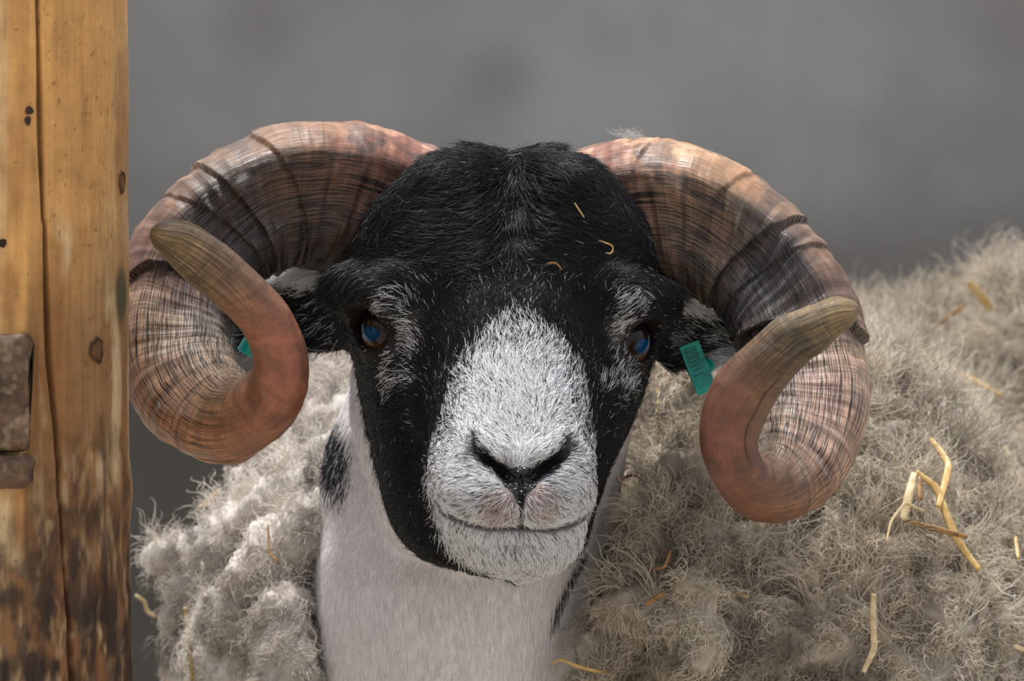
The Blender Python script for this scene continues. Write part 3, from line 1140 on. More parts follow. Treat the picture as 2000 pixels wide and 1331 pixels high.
# ------------------------------------------------------------------ short coat on face, ears and neck
def wf(c, n):
    u, v = to_px(c)
    w = np.where((c[:, 1] < 0.13) & (v < 1130), 1.0, 0.0)
    w *= np.where(n[:, 1] < 0.35, 1.0, 0.12)
    w *= np.where(v < 560, 1.25, 1.0)
    for i in range(2):
        dd = np.linalg.norm(c - (eye_c[i] + eye_dirs[i] * EYE_R * 0.9), axis=1)
        w *= sstep(0.010, 0.016, dd)
    dm, _ = poly_dist(u, v, MOUTH)
    dn = np.minimum(poly_dist(u, v, NOSTRIL_L)[0], poly_dist(u, v, NOSTRIL_R)[0])
    fr = c[:, 1] < -0.06
    w *= np.where(fr, sstep(1, 6, dm) * sstep(3, 11, dn), 1)
    w *= np.where(fr & in_poly(u, v, NOSE), 0.0, 1)
    return w


NH = 230000
hp, hn, _ = sample_surface(bv, bn, bq, NH, wf)
white, isneck, isear, dk, hu, hv_ = coat(hp)
# drop roots that would sit under the horns' skin is unnecessary: they stay hidden
r = rng.random(NH)
isw = r < white
# flow of the coat
top = 1 - sstep(480, 590, hv_)
sg = np.tanh((hu - 1003) / 45)
dirs = np.zeros((NH, 3))
dt = np.stack([sg * 1.0, np.zeros(NH), -0.22 - 0.25 * (hv_ < 380) * 0], 1)
rad = np.stack([hu - 1013, np.zeros(NH), -(hv_ - 935)], 1)
rad = unit(rad)
rad[:, 2] -= 0.9 * sstep(150, 260, np.abs(hu - 1010)) * (hv_ < 1050)
dirs = dt * top[:, None] + rad * (1 - top[:, None])
# behind the jaw and on the neck the hair runs downwards; on the ears outwards
dirs[isneck] = np.array([0.0, 0.0, -1.0]) + np.stack([np.sign(hu[isneck] - 900) * 0.15, np.zeros(isneck.sum()), np.zeros(isneck.sum())], 1)
dirs[isear] = np.stack([np.sign(hu[isear] - 1000), np.zeros(isear.sum()), -0.25 * np.ones(isear.sum())], 1)
nz = np.stack([noise3(hp, 60, 21), noise3(hp, 60, 22), noise3(hp, 60, 23)], 1)
dirs = unit(dirs) + 0.45 * nz + 0.22 * rng.normal(size=(NH, 3))
dirs -= hn * np.sum(dirs * hn, 1, keepdims=True)
dirs = unit(dirs)
L = np.where(hv_ < 560, 0.015, 0.0085) * (0.6 + 0.7 * rng.random(NH))
L = np.where((hv_ > 760) & (hp[:, 1] < -0.05), 0.0062 * (0.7 + 0.6 * rng.random(NH)), L)
L = np.where((hv_ > 1035) & (hp[:, 1] < -0.05), 0.0085 * (0.7 + 0.6 * rng.random(NH)), L)
L = np.where(isw & (white < 0.3), L * 0.62, L)
L = np.where(isear, 0.012 * (0.7 + 0.6 * rng.random(NH)), L)
L = np.where(isneck, 0.008, L)
dE = np.minimum(*[np.linalg.norm(hp - (eye_c[i] + eye_dirs[i] * EYE_R), axis=1) for i in range(2)])
L *= 0.45 + 0.55 * sstep(0.016, 0.035, dE)
lift = np.where(hv_ < 420, 0.32, 0.24)
K = 5
t = np.linspace(0, 1, K)[None, :, None]
bend = rng.normal(size=(NH, 3)) * 0.10
pts = hp[:, None, :] - hn[:, None, :] * 0.0006 + L[:, None, None] * (
    dirs[:, None, :] * t + hn[:, None, :] * (lift[:, None, None] * (1.6 * t - 1.2 * t * t)) + bend[:, None, :] * t * t)
rr = np.where(isw, np.where(white < 0.3, 0.00014, 0.00017), 0.00015)[:, None] * np.array([1.0, 1.0, 0.9, 0.7, 0.25])[None, :] * (0.8 + 0.5 * rng.random((NH, 1)))
hc = np.where(isw[:, None], np.where(isneck[:, None], NECKW, WHT) * (0.75 + 0.35 * rng.random((NH, 1))),
              np.array([0.0065, 0.0065, 0.0075]) * (0.4 + 1.3 * rng.random((NH, 1))))
pk = 0.75 * np.clip(blob(hu, hv_, 975, 990, 32, 34) + blob(hu, hv_, 1056, 982, 28, 34), 0, 1) * (hp[:, 1] < -0.06)
hc = hc * (1 - 0.5 * pk[:, None]) + 0.5 * pk[:, None] * lin((165, 125, 112))
hair_obj('coat_hair', pts, rr, hc, M_hair, ram)

# neck: sleek white coat
def wfn(c, n):
    u, v = to_px(c)
    w = ((c[:, 1] < 0.30) & (v > 640) & (v < 1800) & (n[:, 1] < 0.2)) * np.where(v < 1400, 1.0, 0.4)
    return w


NN = 90000
hp, hn, _ = sample_surface(bv, bn, bq, NN, wfn)
white, isneck, isear, dk, hu, hv_ = coat(hp)
keep = isneck
hp, hn, white, hu, hv_ = hp[keep], hn[keep], white[keep], hu[keep], hv_[keep]
n = len(hp)
isw = rng.random(n) < white
dirs = np.stack([0.12 * np.sign(hu - 880), np.zeros(n), -np.ones(n)], 1) + 0.12 * rng.normal(size=(n, 3)) \
    + 0.25 * np.stack([noise3(hp, 40, 31), noise3(hp, 40, 32), noise3(hp, 40, 33)], 1)
dirs -= hn * np.sum(dirs * hn, 1, keepdims=True)
dirs = unit(dirs)
L = 0.010 * (0.6 + 0.7 * rng.random(n))
t4 = np.linspace(0, 1, 4)[None, :, None]
pts = hp[:, None, :] + L[:, None, None] * (dirs[:, None, :] * t4 + hn[:, None, :] * 0.12 * t4)
rr = 0.00016 * np.array([1, 1, 0.8, 0.2])[None, :] * np.ones((n, 1))
hc = np.where(isw[:, None], NECKW * (0.8 + 0.3 * rng.random((n, 1))), np.array([0.016, 0.018, 0.024])[None])
hair_obj('neck_hair', pts, rr, hc, M_hair, ram)
# ------------------------------------------------------------------ fleece
f_torso = capsule((0.06, 0.45, 0.53), (0.62, 0.95, 0.548), 0.268, 0.272)
f_should = ellipsoid(P(610, 1260, 0.30), (0.0895, 0.15, 0.103))
f_nape = ellipsoid(P(720, 1010, 0.29), (0.072, 0.11, 0.108))
f_chest = Loft([(690, 1330, 1700, 240, 420), (720, 1310, 1760, 205, 430), (800, 1300, 1850, 165, 440), (900, 1270, 1930, 130, 450), (1000, 1240, 1990, 105, 460),
                (1100, 1194, 2050, 88, 470), (1200, 1162, 2080, 76, 480), (1331, 1124, 2100, 66, 490), (1500, 1060, 2100, 62, 490),
                (1800, 1050, 2000, 80, 480)], 2.4)
f_rump = ellipsoid(P(2060, 700, 0.62), (0.085, 0.10, 0.058))
f_belly = ellipsoid((0.05, 0.42, 0.42), (0.20, 0.20, 0.20))
rolls = [capsule(P(640, 945, 0.165), P(425, 1022, 0.225), 0.0165, 0.010), capsule(P(640, 1010, 0.15), P(540, 1085, 0.165), 0.020, 0.022),
         capsule(P(540, 1085, 0.165), P(455, 1200, 0.185), 0.022, 0.024), capsule(P(560, 900, 0.24), P(470, 938, 0.27), 0.014, 0.010),
         capsule(P(465, 1045, 0.215), P(312, 1098, 0.265), 0.018, 0.011), capsule(P(372, 1150, 0.25), P(368, 1280, 0.26), 0.014, 0.014),
         capsule(P(560, 1190, 0.14), P(560, 1330, 0.14), 0.018, 0.022),
         capsule(P(1345, 760, 0.165), P(1350, 800, 0.155), 0.018, 0.020), capsule(P(1345, 880, 0.14), P(1320, 940, 0.125), 0.018, 0.020),
         capsule(P(1285, 960, 0.118), P(1225, 1120, 0.092), 0.012, 0.011), capsule(P(1225, 1120, 0.092), P(1150, 1331, 0.070), 0.011, 0.012),
         capsule(P(1300, 1010, 0.10), P(1235, 1190, 0.075), 0.014, 0.020), capsule(P(1370, 1040, 0.09), P(1345, 1250, 0.065), 0.016, 0.020)]


def fleece_fn(x, y, z):
    f = smin(f_torso(x, y, z), f_should(x, y, z), 0.03)
    f = smin(f, f_nape(x, y, z), 0.02)
    f = smin(f, f_chest(x, y, z), 0.03)
    f = smin(f, f_belly(x, y, z), 0.05)
    f = smin(f, f_rump(x, y, z), 0.03)
    for r_ in rolls:
        f = smin(f, r_(x, y, z), 0.007)
    return f


gx = grid_axis([(-0.30, 0.46, 0.0042), (0.46, 0.98, 0.02)])
gy = grid_axis([(0.03, 0.34, 0.0045), (0.34, 0.70, 0.007), (0.70, 1.30, 0.025)])
gz = grid_axis([(0.18, 0.55, 0.02), (0.55, 0.87, 0.0042)])
F = fleece_fn(gx[:, None, None].astype(np.float32), gy[None, :, None].astype(np.float32), gz[None, None, :].astype(np.float32))
fv, fq = surface_nets(F, gx, gy, gz)
del F
tmp = bpy.data.meshes.new('tmp')
tmp.vertices.add(len(fv))
tmp.vertices.foreach_set('co', fv.astype(np.float32).ravel())
tmp.loops.add(fq.size)
tmp.loops.foreach_set('vertex_index', fq.ravel().astype(np.int32))
tmp.polygons.add(len(fq))
tmp.polygons.foreach_set('loop_start', np.arange(0, fq.size, 4, dtype=np.int32))
tmp.update(calc_edges=True)
fn_ = np.empty(len(fv) * 3, np.float32)
tmp.vertex_normals.foreach_get('vector', fn_)
fn_ = fn_.reshape(-1, 3).astype(float)
bpy.data.meshes.remove(tmp)
fu, fw = to_px(fv)
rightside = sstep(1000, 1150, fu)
wp = fv + 0.02 * np.stack([noise3(fv, 30, 41), noise3(fv, 30, 42), noise3(fv, 30, 43)], 1)
bill1 = 1 - np.abs(noise3(wp, 22, 51)) * 2.2
bill2 = 1 - np.abs(noise3(wp, 55, 52)) * 2.2
bill3 = 1 - np.abs(noise3(wp, 120, 53)) * 2.2
dispf = 0.008 * (bill1 - 0.4) * (0.5 + 0.5 * rightside) + 0.0085 * (bill2 - 0.4) * (0.35 + 0.65 * rightside) + 0.0036 * (bill3 - 0.4)
fv2 = fv + fn_ * dispf[:, None]


def wool_tone(p):
    u, v = to_px(p)
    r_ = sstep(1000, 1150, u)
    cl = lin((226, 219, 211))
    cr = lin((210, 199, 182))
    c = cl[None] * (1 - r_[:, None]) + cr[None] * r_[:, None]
    d1 = sstep(-0.1, 0.6, fbm(p, 16, 3, 61))[:, None]
    c = c * (1 - 0.30 * d1) + 0.30 * d1 * lin((120, 98, 74))
    d2 = sstep(0.1, 0.7, fbm(p, 40, 3, 67))[:, None]
    c = c * (1 - 0.36 * d2) + 0.36 * d2 * lin((92, 80, 70))
    return c


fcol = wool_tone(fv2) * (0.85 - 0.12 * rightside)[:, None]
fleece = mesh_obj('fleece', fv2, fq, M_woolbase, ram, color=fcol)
fleece['label'] = 'thick matted grey cream wool on the body'
fnn = normals_of(fleece)
fl_bvh = BVHTree.FromPolygons(fv2.tolist(), fq.tolist())
ram_bvhs = [fl_bvh, bv_bvh]


def wfl(c, n):
    u, v = to_px(c)
    w = np.ones(len(c))
    vis = (u > 200) & (u < 2150) & (v < 1420) & (n[:, 1] < 0.35)
    w = np.where(vis, 1.0, 0.02)
    inneck = neck(c[:, 0], c[:, 1], c[:, 2]) < -0.01
    w = np.where(inneck, 0.0, w)
    return w


from mathutils.kdtree import KDTree
NC = 5200
cp, cn, _ = sample_surface(fv2, fnn, fq, NC, wfl)
kd = KDTree(NC)
for i in range(NC):
    kd.insert(cp[i], i)
kd.balance()
_lf = (1 - sstep(1000, 1150, to_px(cp)[0]))[:, None]
cdir = unit(cn * (0.75 - 0.4 * _lf) + np.array([0, -0.1, -0.55]) + 0.75 * rng.normal(size=(NC, 3)))
up_ = sstep(0.35, 0.8, cn[:, 2])[:, None]
cdir = unit(cdir * (1 - up_) + up_ * (np.array([0, 0, 1.0]) + 0.45 * rng.normal(size=(NC, 3))))
cs1 = unit(np.cross(cdir, rng.normal(size=(NC, 3))))
cs2 = np.cross(cdir, cs1)
cph = rng.random(NC) * 6.28
ccurl = rng.normal(size=NC)
cleft = 1 - sstep(1000, 1150, to_px(cp)[0])
clen = (0.012 + 0.012 * rng.random(NC)) * (1 - 0.35 * cleft) * (1 + 1.5 * up_[:, 0])
NW = 165000
wp_, wn2, _ = sample_surface(fv2, fnn, fq, NW, wfl)
ci = np.array([kd.find(p)[1] for p in wp_])
K = 9
t = np.linspace(0, 1, K)[None, :, None]
Lw = (clen[ci] * (0.6 + 0.7 * rng.random(NW)))[:, None, None]
own = unit(cdir[ci] + 0.45 * rng.normal(size=(NW, 3)))[:, None, :]
off = (wp_ - cp[ci])[:, None, :]
clump = (0.40 + 0.35 * up_[ci])[:, :, None] * t
ph_ = cph[ci][:, None] + 7.5 * t[..., 0] * (1 + 0.3 * ccurl[ci][:, None]) + 0.7 * rng.normal(size=(NW, 1))
amp = (0.0010 + 0.0022 * t[..., 0]) * (1 - 0.15 * cleft[ci][:, None])
curl = cs1[ci][:, None, :] * (np.cos(ph_) * amp)[..., None] + cs2[ci][:, None, :] * (np.sin(ph_) * amp)[..., None]
pts = wp_[:, None, :] - off * clump + own * Lw * (t - 0.30 * t * t) + curl + np.array([0, 0, -1.0]) * 0.004 * t * t
fly = rng.random(NW) < 0.05
pts[fly] += own[fly] * (t * 0.010) + rng.normal(size=(fly.sum(), 1, 3)) * 0.004 * t * t
rad_ = (0.00017 - 0.00003 * cleft[ci][:, None]) * (0.7 + 0.7 * rng.random((NW, 1))) * np.array([1, 1, 1, 1, 1, 0.95, 0.85, 0.65, 0.3])[None, :]
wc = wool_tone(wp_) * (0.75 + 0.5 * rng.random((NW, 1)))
darkc = (rng.random(NC) < 0.15)[ci]
wc[darkc] *= 0.45
hair_obj('wool', pts, rad_, wc, M_wool, fleece)

# ------------------------------------------------------------------ wooden post
PY = -0.075
PCX = wx(8, PY)
PR = wx(250, PY) - PCX


def wood_material(name, gz=0.06, dark=0.35):
    m, nt, b = new_mat(name)
    a = N(nt, 'ShaderNodeAttribute', attribute_name='tint')
    t_ = N(nt, 'ShaderNodeTexCoord')
    mp = N(nt, 'ShaderNodeMapping')
    mp.inputs['Scale'].default_value = (1, 1, gz)
    nt.links.new(t_.outputs['Object'], mp.inputs['Vector'])
    n1 = N(nt, 'ShaderNodeTexNoise', Scale=260.0, Detail=6.0, Roughness=0.65, Distortion=0.4)
    nt.links.new(mp.outputs[0], n1.inputs['Vector'])
    n2 = N(nt, 'ShaderNodeTexNoise', Scale=45.0, Detail=6.0, Roughness=0.7)
    nt.links.new(t_.outputs['Object'], n2.inputs['Vector'])
    mr = N(nt, 'ShaderNodeMapRange')
    mr.inputs['From Min'].default_value = 0.3
    mr.inputs['From Max'].default_value = 0.7
    mr.inputs['To Min'].default_value = 1 - dark
    mr.inputs['To Max'].default_value = 1.15
    nt.links.new(n1.outputs['Fac'], mr.inputs['Value'])
    mr2 = N(nt, 'ShaderNodeMapRange')
    mr2.inputs['From Min'].default_value = 0.3
    mr2.inputs['From Max'].default_value = 0.7
    mr2.inputs['To Min'].default_value = 0.78
    mr2.inputs['To Max'].default_value = 1.18
    nt.links.new(n2.outputs['Fac'], mr2.inputs['Value'])
    mm = N(nt, 'ShaderNodeMath', operation='MULTIPLY')
    nt.links.new(mr.outputs[0], mm.inputs[0])
    nt.links.new(mr2.outputs[0], mm.inputs[1])
    sc = N(nt, 'ShaderNodeVectorMath', operation='SCALE')
    nt.links.new(a.outputs['Color'], sc.inputs[0])
    nt.links.new(mm.outputs[0], sc.inputs['Scale'])
    nt.links.new(sc.outputs[0], b.inputs['Base Color'])
    bp = N(nt, 'ShaderNodeBump', Strength=0.5, Distance=0.001)
    nt.links.new(n1.outputs['Fac'], bp.inputs['Height'])
    nt.links.new(bp.outputs[0], b.inputs['Normal'])
    b.inputs['Roughness'].default_value = 0.62
    b.inputs['Specular IOR Level'].default_value = 0.3
    return m


M_post = wood_material('weathered_post_wood', 0.05, 0.16)
CRACK = [(70, -60), (74, 0), (78, 150), (80, 300), (84, 425), (88, 440), (90, 560), (97, 700), (110, 830), (116, 960), (128, 1120), (140, 1331), (150, 1600)]
CRACK2 = [(205, 880), (203, 980), (214, 1100), (212, 1331)]


def make_post():
    zz = np.concatenate([np.arange(0, 0.56, 0.02), np.arange(0.56, 1.04, 0.0016), np.arange(1.04, 1.3, 0.02), [1.3]])
    a1 = np.linspace(-np.pi, 0.25, 330)        # front half, dense
    a2 = np.linspace(0.25, np.pi, 60)[1:-1]
    an = np.concatenate([a1, a2])
    A, Z = np.meshgrid(an, zz)
    p0 = np.stack([PCX + PR * np.cos(A), PY + PR * np.sin(A), Z], -1)
    u, v = to_px(p0)
    d = np.zeros(A.shape)
    nzp = np.stack([np.cos(A) * PR, np.sin(A) * PR, Z * 0.25], -1)
    nzd = np.stack([np.cos(A) * PR, np.sin(A) * PR, Z * 0.55], -1)
    d += 0.0030 * noise3(nzp, 22, 71) + 0.0012 * noise3(nzp, 70, 72) + 0.0005 * noise3(nzp * np.array([1, 1, 0.2]), 420, 73)
    fr = np.sin(A) < 0.15
    dc, tc = poly_dist(u, v, CRACK)
    wob = 4.0 * noise3(p0, 30, 74)
    dd = np.abs(dc + 0 * wob)
    crackm = np.exp(-(dd / (3.6 + 1.6 * noise3(p0, 18, 75))) ** 2) * fr
    d -= 0.006 * crackm
    dc2, _ = poly_dist(u, v, CRACK2)
    c2 = np.exp(-(dc2 / 2.5) ** 2) * fr * sstep(860, 960, v)
    d -= 0.002 * c2
    d += 0.0022 * np.exp(-((v - 955) / 45) ** 2) * sstep(150, 240, u) * fr
    # chipped bark-like flaking low down
    low = sstep(800, 1090, v + 120 * noise3(nzd, 22, 77) + 90 * fbm(nzd, 110, 3, 79))
    chip = sstep(0.0, 0.35, fbm(nzd, 60, 3, 78))
    d += 0.0014 * low * chip
    p = p0 + np.stack([np.cos(A), np.sin(A), A * 0], -1) * d[..., None]
    gold = lin((222, 166, 98))
    tan = lin((222, 188, 138))
    brn = lin((116, 78, 46))
    drk = lin((66, 46, 34))
    pale = lin((176, 146, 108))
    c = np.ones(p.shape) * gold
    k = sstep(-0.1, 0.5, fbm(nzp * np.array([1, 1, 0.5]), 20, 3, 81))[..., None] * 0.7
    c = c * (1 - k) + k * tan
    k = (sstep(0.1, 0.5, noise3(nzp * np.array([1, 1, 0.15]), 60, 82)) * (0.25 + 0.55 * sstep(380, 700, v)))[..., None]
    c = c * (1 - k) + k * brn
    scf = (sstep(0.15, 0.85, fbm(nzd * np.array([1, 1, 0.6]), 60, 4, 86)) * sstep(330, 450, v) * 0.75)[..., None]
    c = c * (1 - scf) + scf * lin((226, 198, 156))
    ln_ = np.clip(1 - np.abs(noise3(nzp * np.array([1, 1, 0.10]), 75, 87)) * 9, 0, 1) * sstep(0.0, 0.4, noise3(nzp, 14, 88) + 0.2)
    ln_ = (ln_ * (0.12 + 0.45 * sstep(300, 800, v)))[..., None]
    spk = (sstep(0.66, 0.8, noise3(nzd * np.array([1, 1, 1.4]), 520, 99)) * 0.6)[..., None]
    c = c * (1 - spk) + spk * lin((110, 70, 38))
    c = c * (1 - ln_) + ln_ * lin((92, 60, 34))
    k = (sstep(0.0, 0.8, fbm(nzd * np.array([1, 1, 0.6]), 34, 4, 89)) * 0.6)[..., None]
    c = c * (1 - k) + k * lin((150, 102, 58))
    k = (low * 0.90)[..., None]
    mixl = sstep(-0.45, 0.35, fbm(nzd * np.array([1, 1, 0.8]), 130, 4, 83))[..., None]
    c = c * (1 - k) + k * (brn * (1 - mixl) + drk * mixl)
    k = (low * sstep(0.05, 0.9, fbm(nzd * np.array([1, 1, 0.5]), 190, 4, 84)) * 0.8)[..., None]
    c = c * (1 - k) + k * pale
    k = (low * sstep(980, 1230, v) * sstep(-0.4, 0.35, fbm(nzd * np.array([1, 1, 0.7]), 120, 4, 85)) * 0.85)[..., None]
    c = c * (1 - k) + k * lin((40, 28, 22))
    k = (crackm ** 0.6 * 0.75)[..., None]
    c = c * (1 - k) + k * lin((92, 56, 28))
    k = (c2 * 0.7)[..., None]
    c = c * (1 - k) + k * drk
    g = (blob(u, v, 236, 575, 12, 55) * fr * 0.75)[..., None]      # smear of green paint at the edge
    c = c * (1 - g) + g * lin((34, 62, 54))
    nz_, na = A.shape
    i = np.arange(nz_ - 1)[:, None] * na
    j = np.arange(na)[None, :]
    q = np.stack([i + j, i + (j + 1) % na, i + na + (j + 1) % na, i + na + j], -1).reshape(-1, 4)
    post = bpy.data.objects.new('wooden_post', None)
    post.location = (PCX, PY, 0)
    COL.objects.link(post)
    tag(post, 'round weathered timber post with a long crack and knots', 'post')
    mesh_obj('post_trunk', p.reshape(-1, 3), q, M_post, post, color=c.reshape(-1, 3))
    cap = mesh_obj('end_grain', np.concatenate([p[-1], [[PCX, PY, 1.302]]]), [(k_, (k_ + 1) % na, na) for k_ in range(na)], M_post, post,
                   color=np.ones((na + 1, 3)) * brn)
    return post, p.reshape(-1, 3), q


post, pv_, pq_ = make_post()
post_bvh = BVHTree.FromPolygons(pv_.tolist(), pq_.tolist())


def ray_px(px, py, bvhs):
    o_ = Vector((0, -D, Z0))
    dr = (Vector(P(px, py, 0.0)) - o_).normalized()
    best = None
    for b_ in bvhs:
        h, n_, _, dist = b_.ray_cast(o_, dr)
        if h and (best is None or dist < best[2]):
            best = (np.array(h), np.array(n_), dist)
    return best


def make_knot(px, py, rx, ry, parent, rim, core):
    """a knot: ring of dark bark standing proud round a sunk heart, laid on the post"""
    nr, na = 14, 40
    vs, cs_ = [], []
    for i in range(nr):
        q = (i + 0.02) / (nr - 1)
        for j in range(na):
            th = 2 * math.pi * j / na
            w = 1 + 0.10 * math.sin(3 * th + px) + 0.06 * math.sin(7 * th)
            x_, y_ = px + rx * q * w * math.cos(th), py + ry * q * w * math.sin(th)
            h = ray_px(x_, y_, [post_bvh])
            if h is None or h[0][1] > PY + 0.02:
                pt = np.array([PCX + PR * 1.0, PY, wz(y_, PY)])
                nn = np.array([1.0, 0, 0])
            else:
                pt, nn = h[0], h[1]
            hgt = 0.0014 * math.exp(-((q - 0.72) / 0.16) ** 2) - 0.0002 * (q > 0.95) + 0.0006 * (q < 0.6) + 0.0003 * math.sin(q * 22) * (q < 0.6)
            vs.append(pt + nn * (hgt - 0.0003 * (q > 0.93)))
            k = math.exp(-((q - 0.70) / (0.15 + 0.06 * math.sin(2 * th + py))) ** 2)
            ringk = 0.5 + 0.5 * math.sin(q * 24)
            cc = core * (0.70 + 0.25 * ringk + 0.25 * rng.random())
            edge = max(0.0, (q - 0.86) / 0.14)
            cc = cc * (1 - k * 0.85) + rim * k * 0.85
            cs_.append(cc * (1 - 0.6 * edge) + lin((196, 146, 86)) * 0.6 * edge)
    fs = []
    for i in range(nr - 1):
        for j in range(na):
            fs.append((i * na + j, i * na + (j + 1) % na, (i + 1) * na + (j + 1) % na, (i + 1) * na + j))
    return mesh_obj('knot', vs, fs, M_post, parent, color=np.array(cs_))


make_knot(236, 355, 7, 26, post, lin((44, 28, 20)), lin((120, 80, 46)))
make_knot(187, 685, 16, 30, post, lin((40, 27, 20)), lin((118, 80, 50)))
make_knot(57, 216, 9, 9, post, lin((60, 44, 36)), lin((84, 62, 48)))
make_knot(54, 236, 7, 10, post, lin((60, 44, 36)), lin((84, 62, 48)))
make_knot(4, 475, 10, 9, post, lin((48, 32, 24)), lin((66, 44, 32)))


# weathered board ends fixed across the post
M_board = wood_material('grey_sawn_wood', 1.0, 0.5)


def make_board(px1, py0, py1, y0, y1, label, seed):
    x1, x0 = wx(px1, y0), wx(-520, y0)
    z0, z1 = wz(py1, y0), wz(py0, y0)
    nx, nz_ = 150, max(24, int((z1 - z0) / 0.0016))
    r = 0.006
    xs_ = np.concatenate([np.linspace(x0, wx(-60, y0), 12)[:-1], np.linspace(wx(-60, y0), x1, 90)])
    # closed ring of the cross-section (rounded rectangle in y,z) swept along x, shrinking at the end
    ring = []
    def arc(cy, cz, a0, a1):
        for a in np.linspace(a0, a1, 6):
            ring.append((cy + r * math.cos(a), cz + r * math.sin(a)))
    arc(y1 - r, z1 - r, 0, math.pi / 2)
    arc(y0 + r, z1 - r, math.pi / 2, math.pi)
    for zq in np.linspace(z1 - r, z0 + r, 60)[1:-1]:
        ring.append((y0, zq))
    arc(y0 + r, z0 + r, math.pi, 1.5 * math.pi)
    arc(y1 - r, z0 + r, 1.5 * math.pi, 2 * math.pi)
    ring = np.array(ring)
    cy, cz = (y0 + y1) / 2, (z0 + z1) / 2
    rows = []
    for x in xs_:
        k = max(0.0, (x - (x1 - r)) / r)
        ins = r * (1 - math.sqrt(max(0, 1 - k * k)))
        yy = np.where(ring[:, 0] < cy, ring[:, 0] + ins, ring[:, 0] - ins)
        zz = np.where(ring[:, 1] < cz, np.minimum(ring[:, 1] + ins, cz), np.maximum(ring[:, 1] - ins, cz))
        rows.append(np.stack([np.full(len(ring), x), yy, zz], 1))
    p = np.array(rows)
    nse = 0.0011 * fbm(p + seed, 120, 3, 90) + 0.0016 * fbm(p + seed, 35, 2, 91)
    p[..., 1] += nse
    p[..., 2] += 0.8 * nse
    p[..., 0] += 1.2 * nse
    na = len(ring)
    i = np.arange(len(xs_) - 1)[:, None] * na
    j = np.arange(na)[None, :]
    q = np.stack([i + j, i + na + j, i + na + (j + 1) % na, i + (j + 1) % na], -1).reshape(-1, 4)
    fs = [tuple(a) for a in q] + [tuple((len(xs_) - 1) * na + np.arange(na))]
    pp = p.reshape(-1, 3)
    k = sstep(-0.3, 0.5, fbm(pp + seed, 60, 3, 93))[:, None]
    c = lin((118, 92, 72)) * (1 - k) + k * lin((84, 64, 50))
    k = sstep(0.2, 0.6, fbm(pp + seed, 150, 2, 95))[:, None] * 0.6
    c = c * (1 - k) + k * lin((160, 138, 114))
    o_ = mesh_obj('wooden_board', pp, fs, M_board, None, color=c)
    tag(o_, label, 'board')
    return o_


yb0 = PY - PR - 0.016
make_board(57, 652, 884, yb0, PY - PR + 0.004, 'rough brown board end nailed high on the timber post', 0.0)
make_board(62, 886, 957, yb0 - 0.001, PY - PR + 0.004, 'narrow brown batten under the board end on the post', 3.0)

# ------------------------------------------------------------------ ear tags
def plastic():
    m, nt, b = new_mat('teal_plastic')
    t_ = N(nt, 'ShaderNodeTexCoord')
    n1 = N(nt, 'ShaderNodeTexNoise', Scale=160.0, Detail=4.0)
    nt.links.new(t_.outputs['Object'], n1.inputs['Vector'])
    r_ = N(nt, 'ShaderNodeValToRGB')
    r_.color_ramp.elements[0].position = 0.3
    r_.color_ramp.elements[0].color = (*lin((0, 138, 130)), 1)
    r_.color_ramp.elements[1].position = 0.75
    r_.color_ramp.elements[1].color = (*lin((10, 182, 168)), 1)
    nt.links.new(n1.outputs['Fac'], r_.inputs[0])
    nt.links.new(r_.outputs[0], b.inputs['Base Color'])
    b.inputs['Roughness'].default_value = 0.35
    return m


def ink():
    m, nt, b = new_mat('dull_print')
    t_ = N(nt, 'ShaderNodeTexCoord')
    n1 = N(nt, 'ShaderNodeTexNoise', Scale=300.0)
    nt.links.new(t_.outputs['Object'], n1.inputs['Vector'])
    r_ = N(nt, 'ShaderNodeValToRGB')
    r_.color_ramp.elements[0].color = (*lin((6, 104, 96)), 1)
    r_.color_ramp.elements[1].color = (*lin((30, 120, 100)), 1)
    nt.links.new(n1.outputs['Fac'], r_.inputs[0])
    nt.links.new(r_.outputs[0], b.inputs['Base Color'])
    b.inputs['Roughness'].default_value = 0.5
    return m


M_tag, M_ink = plastic(), ink()


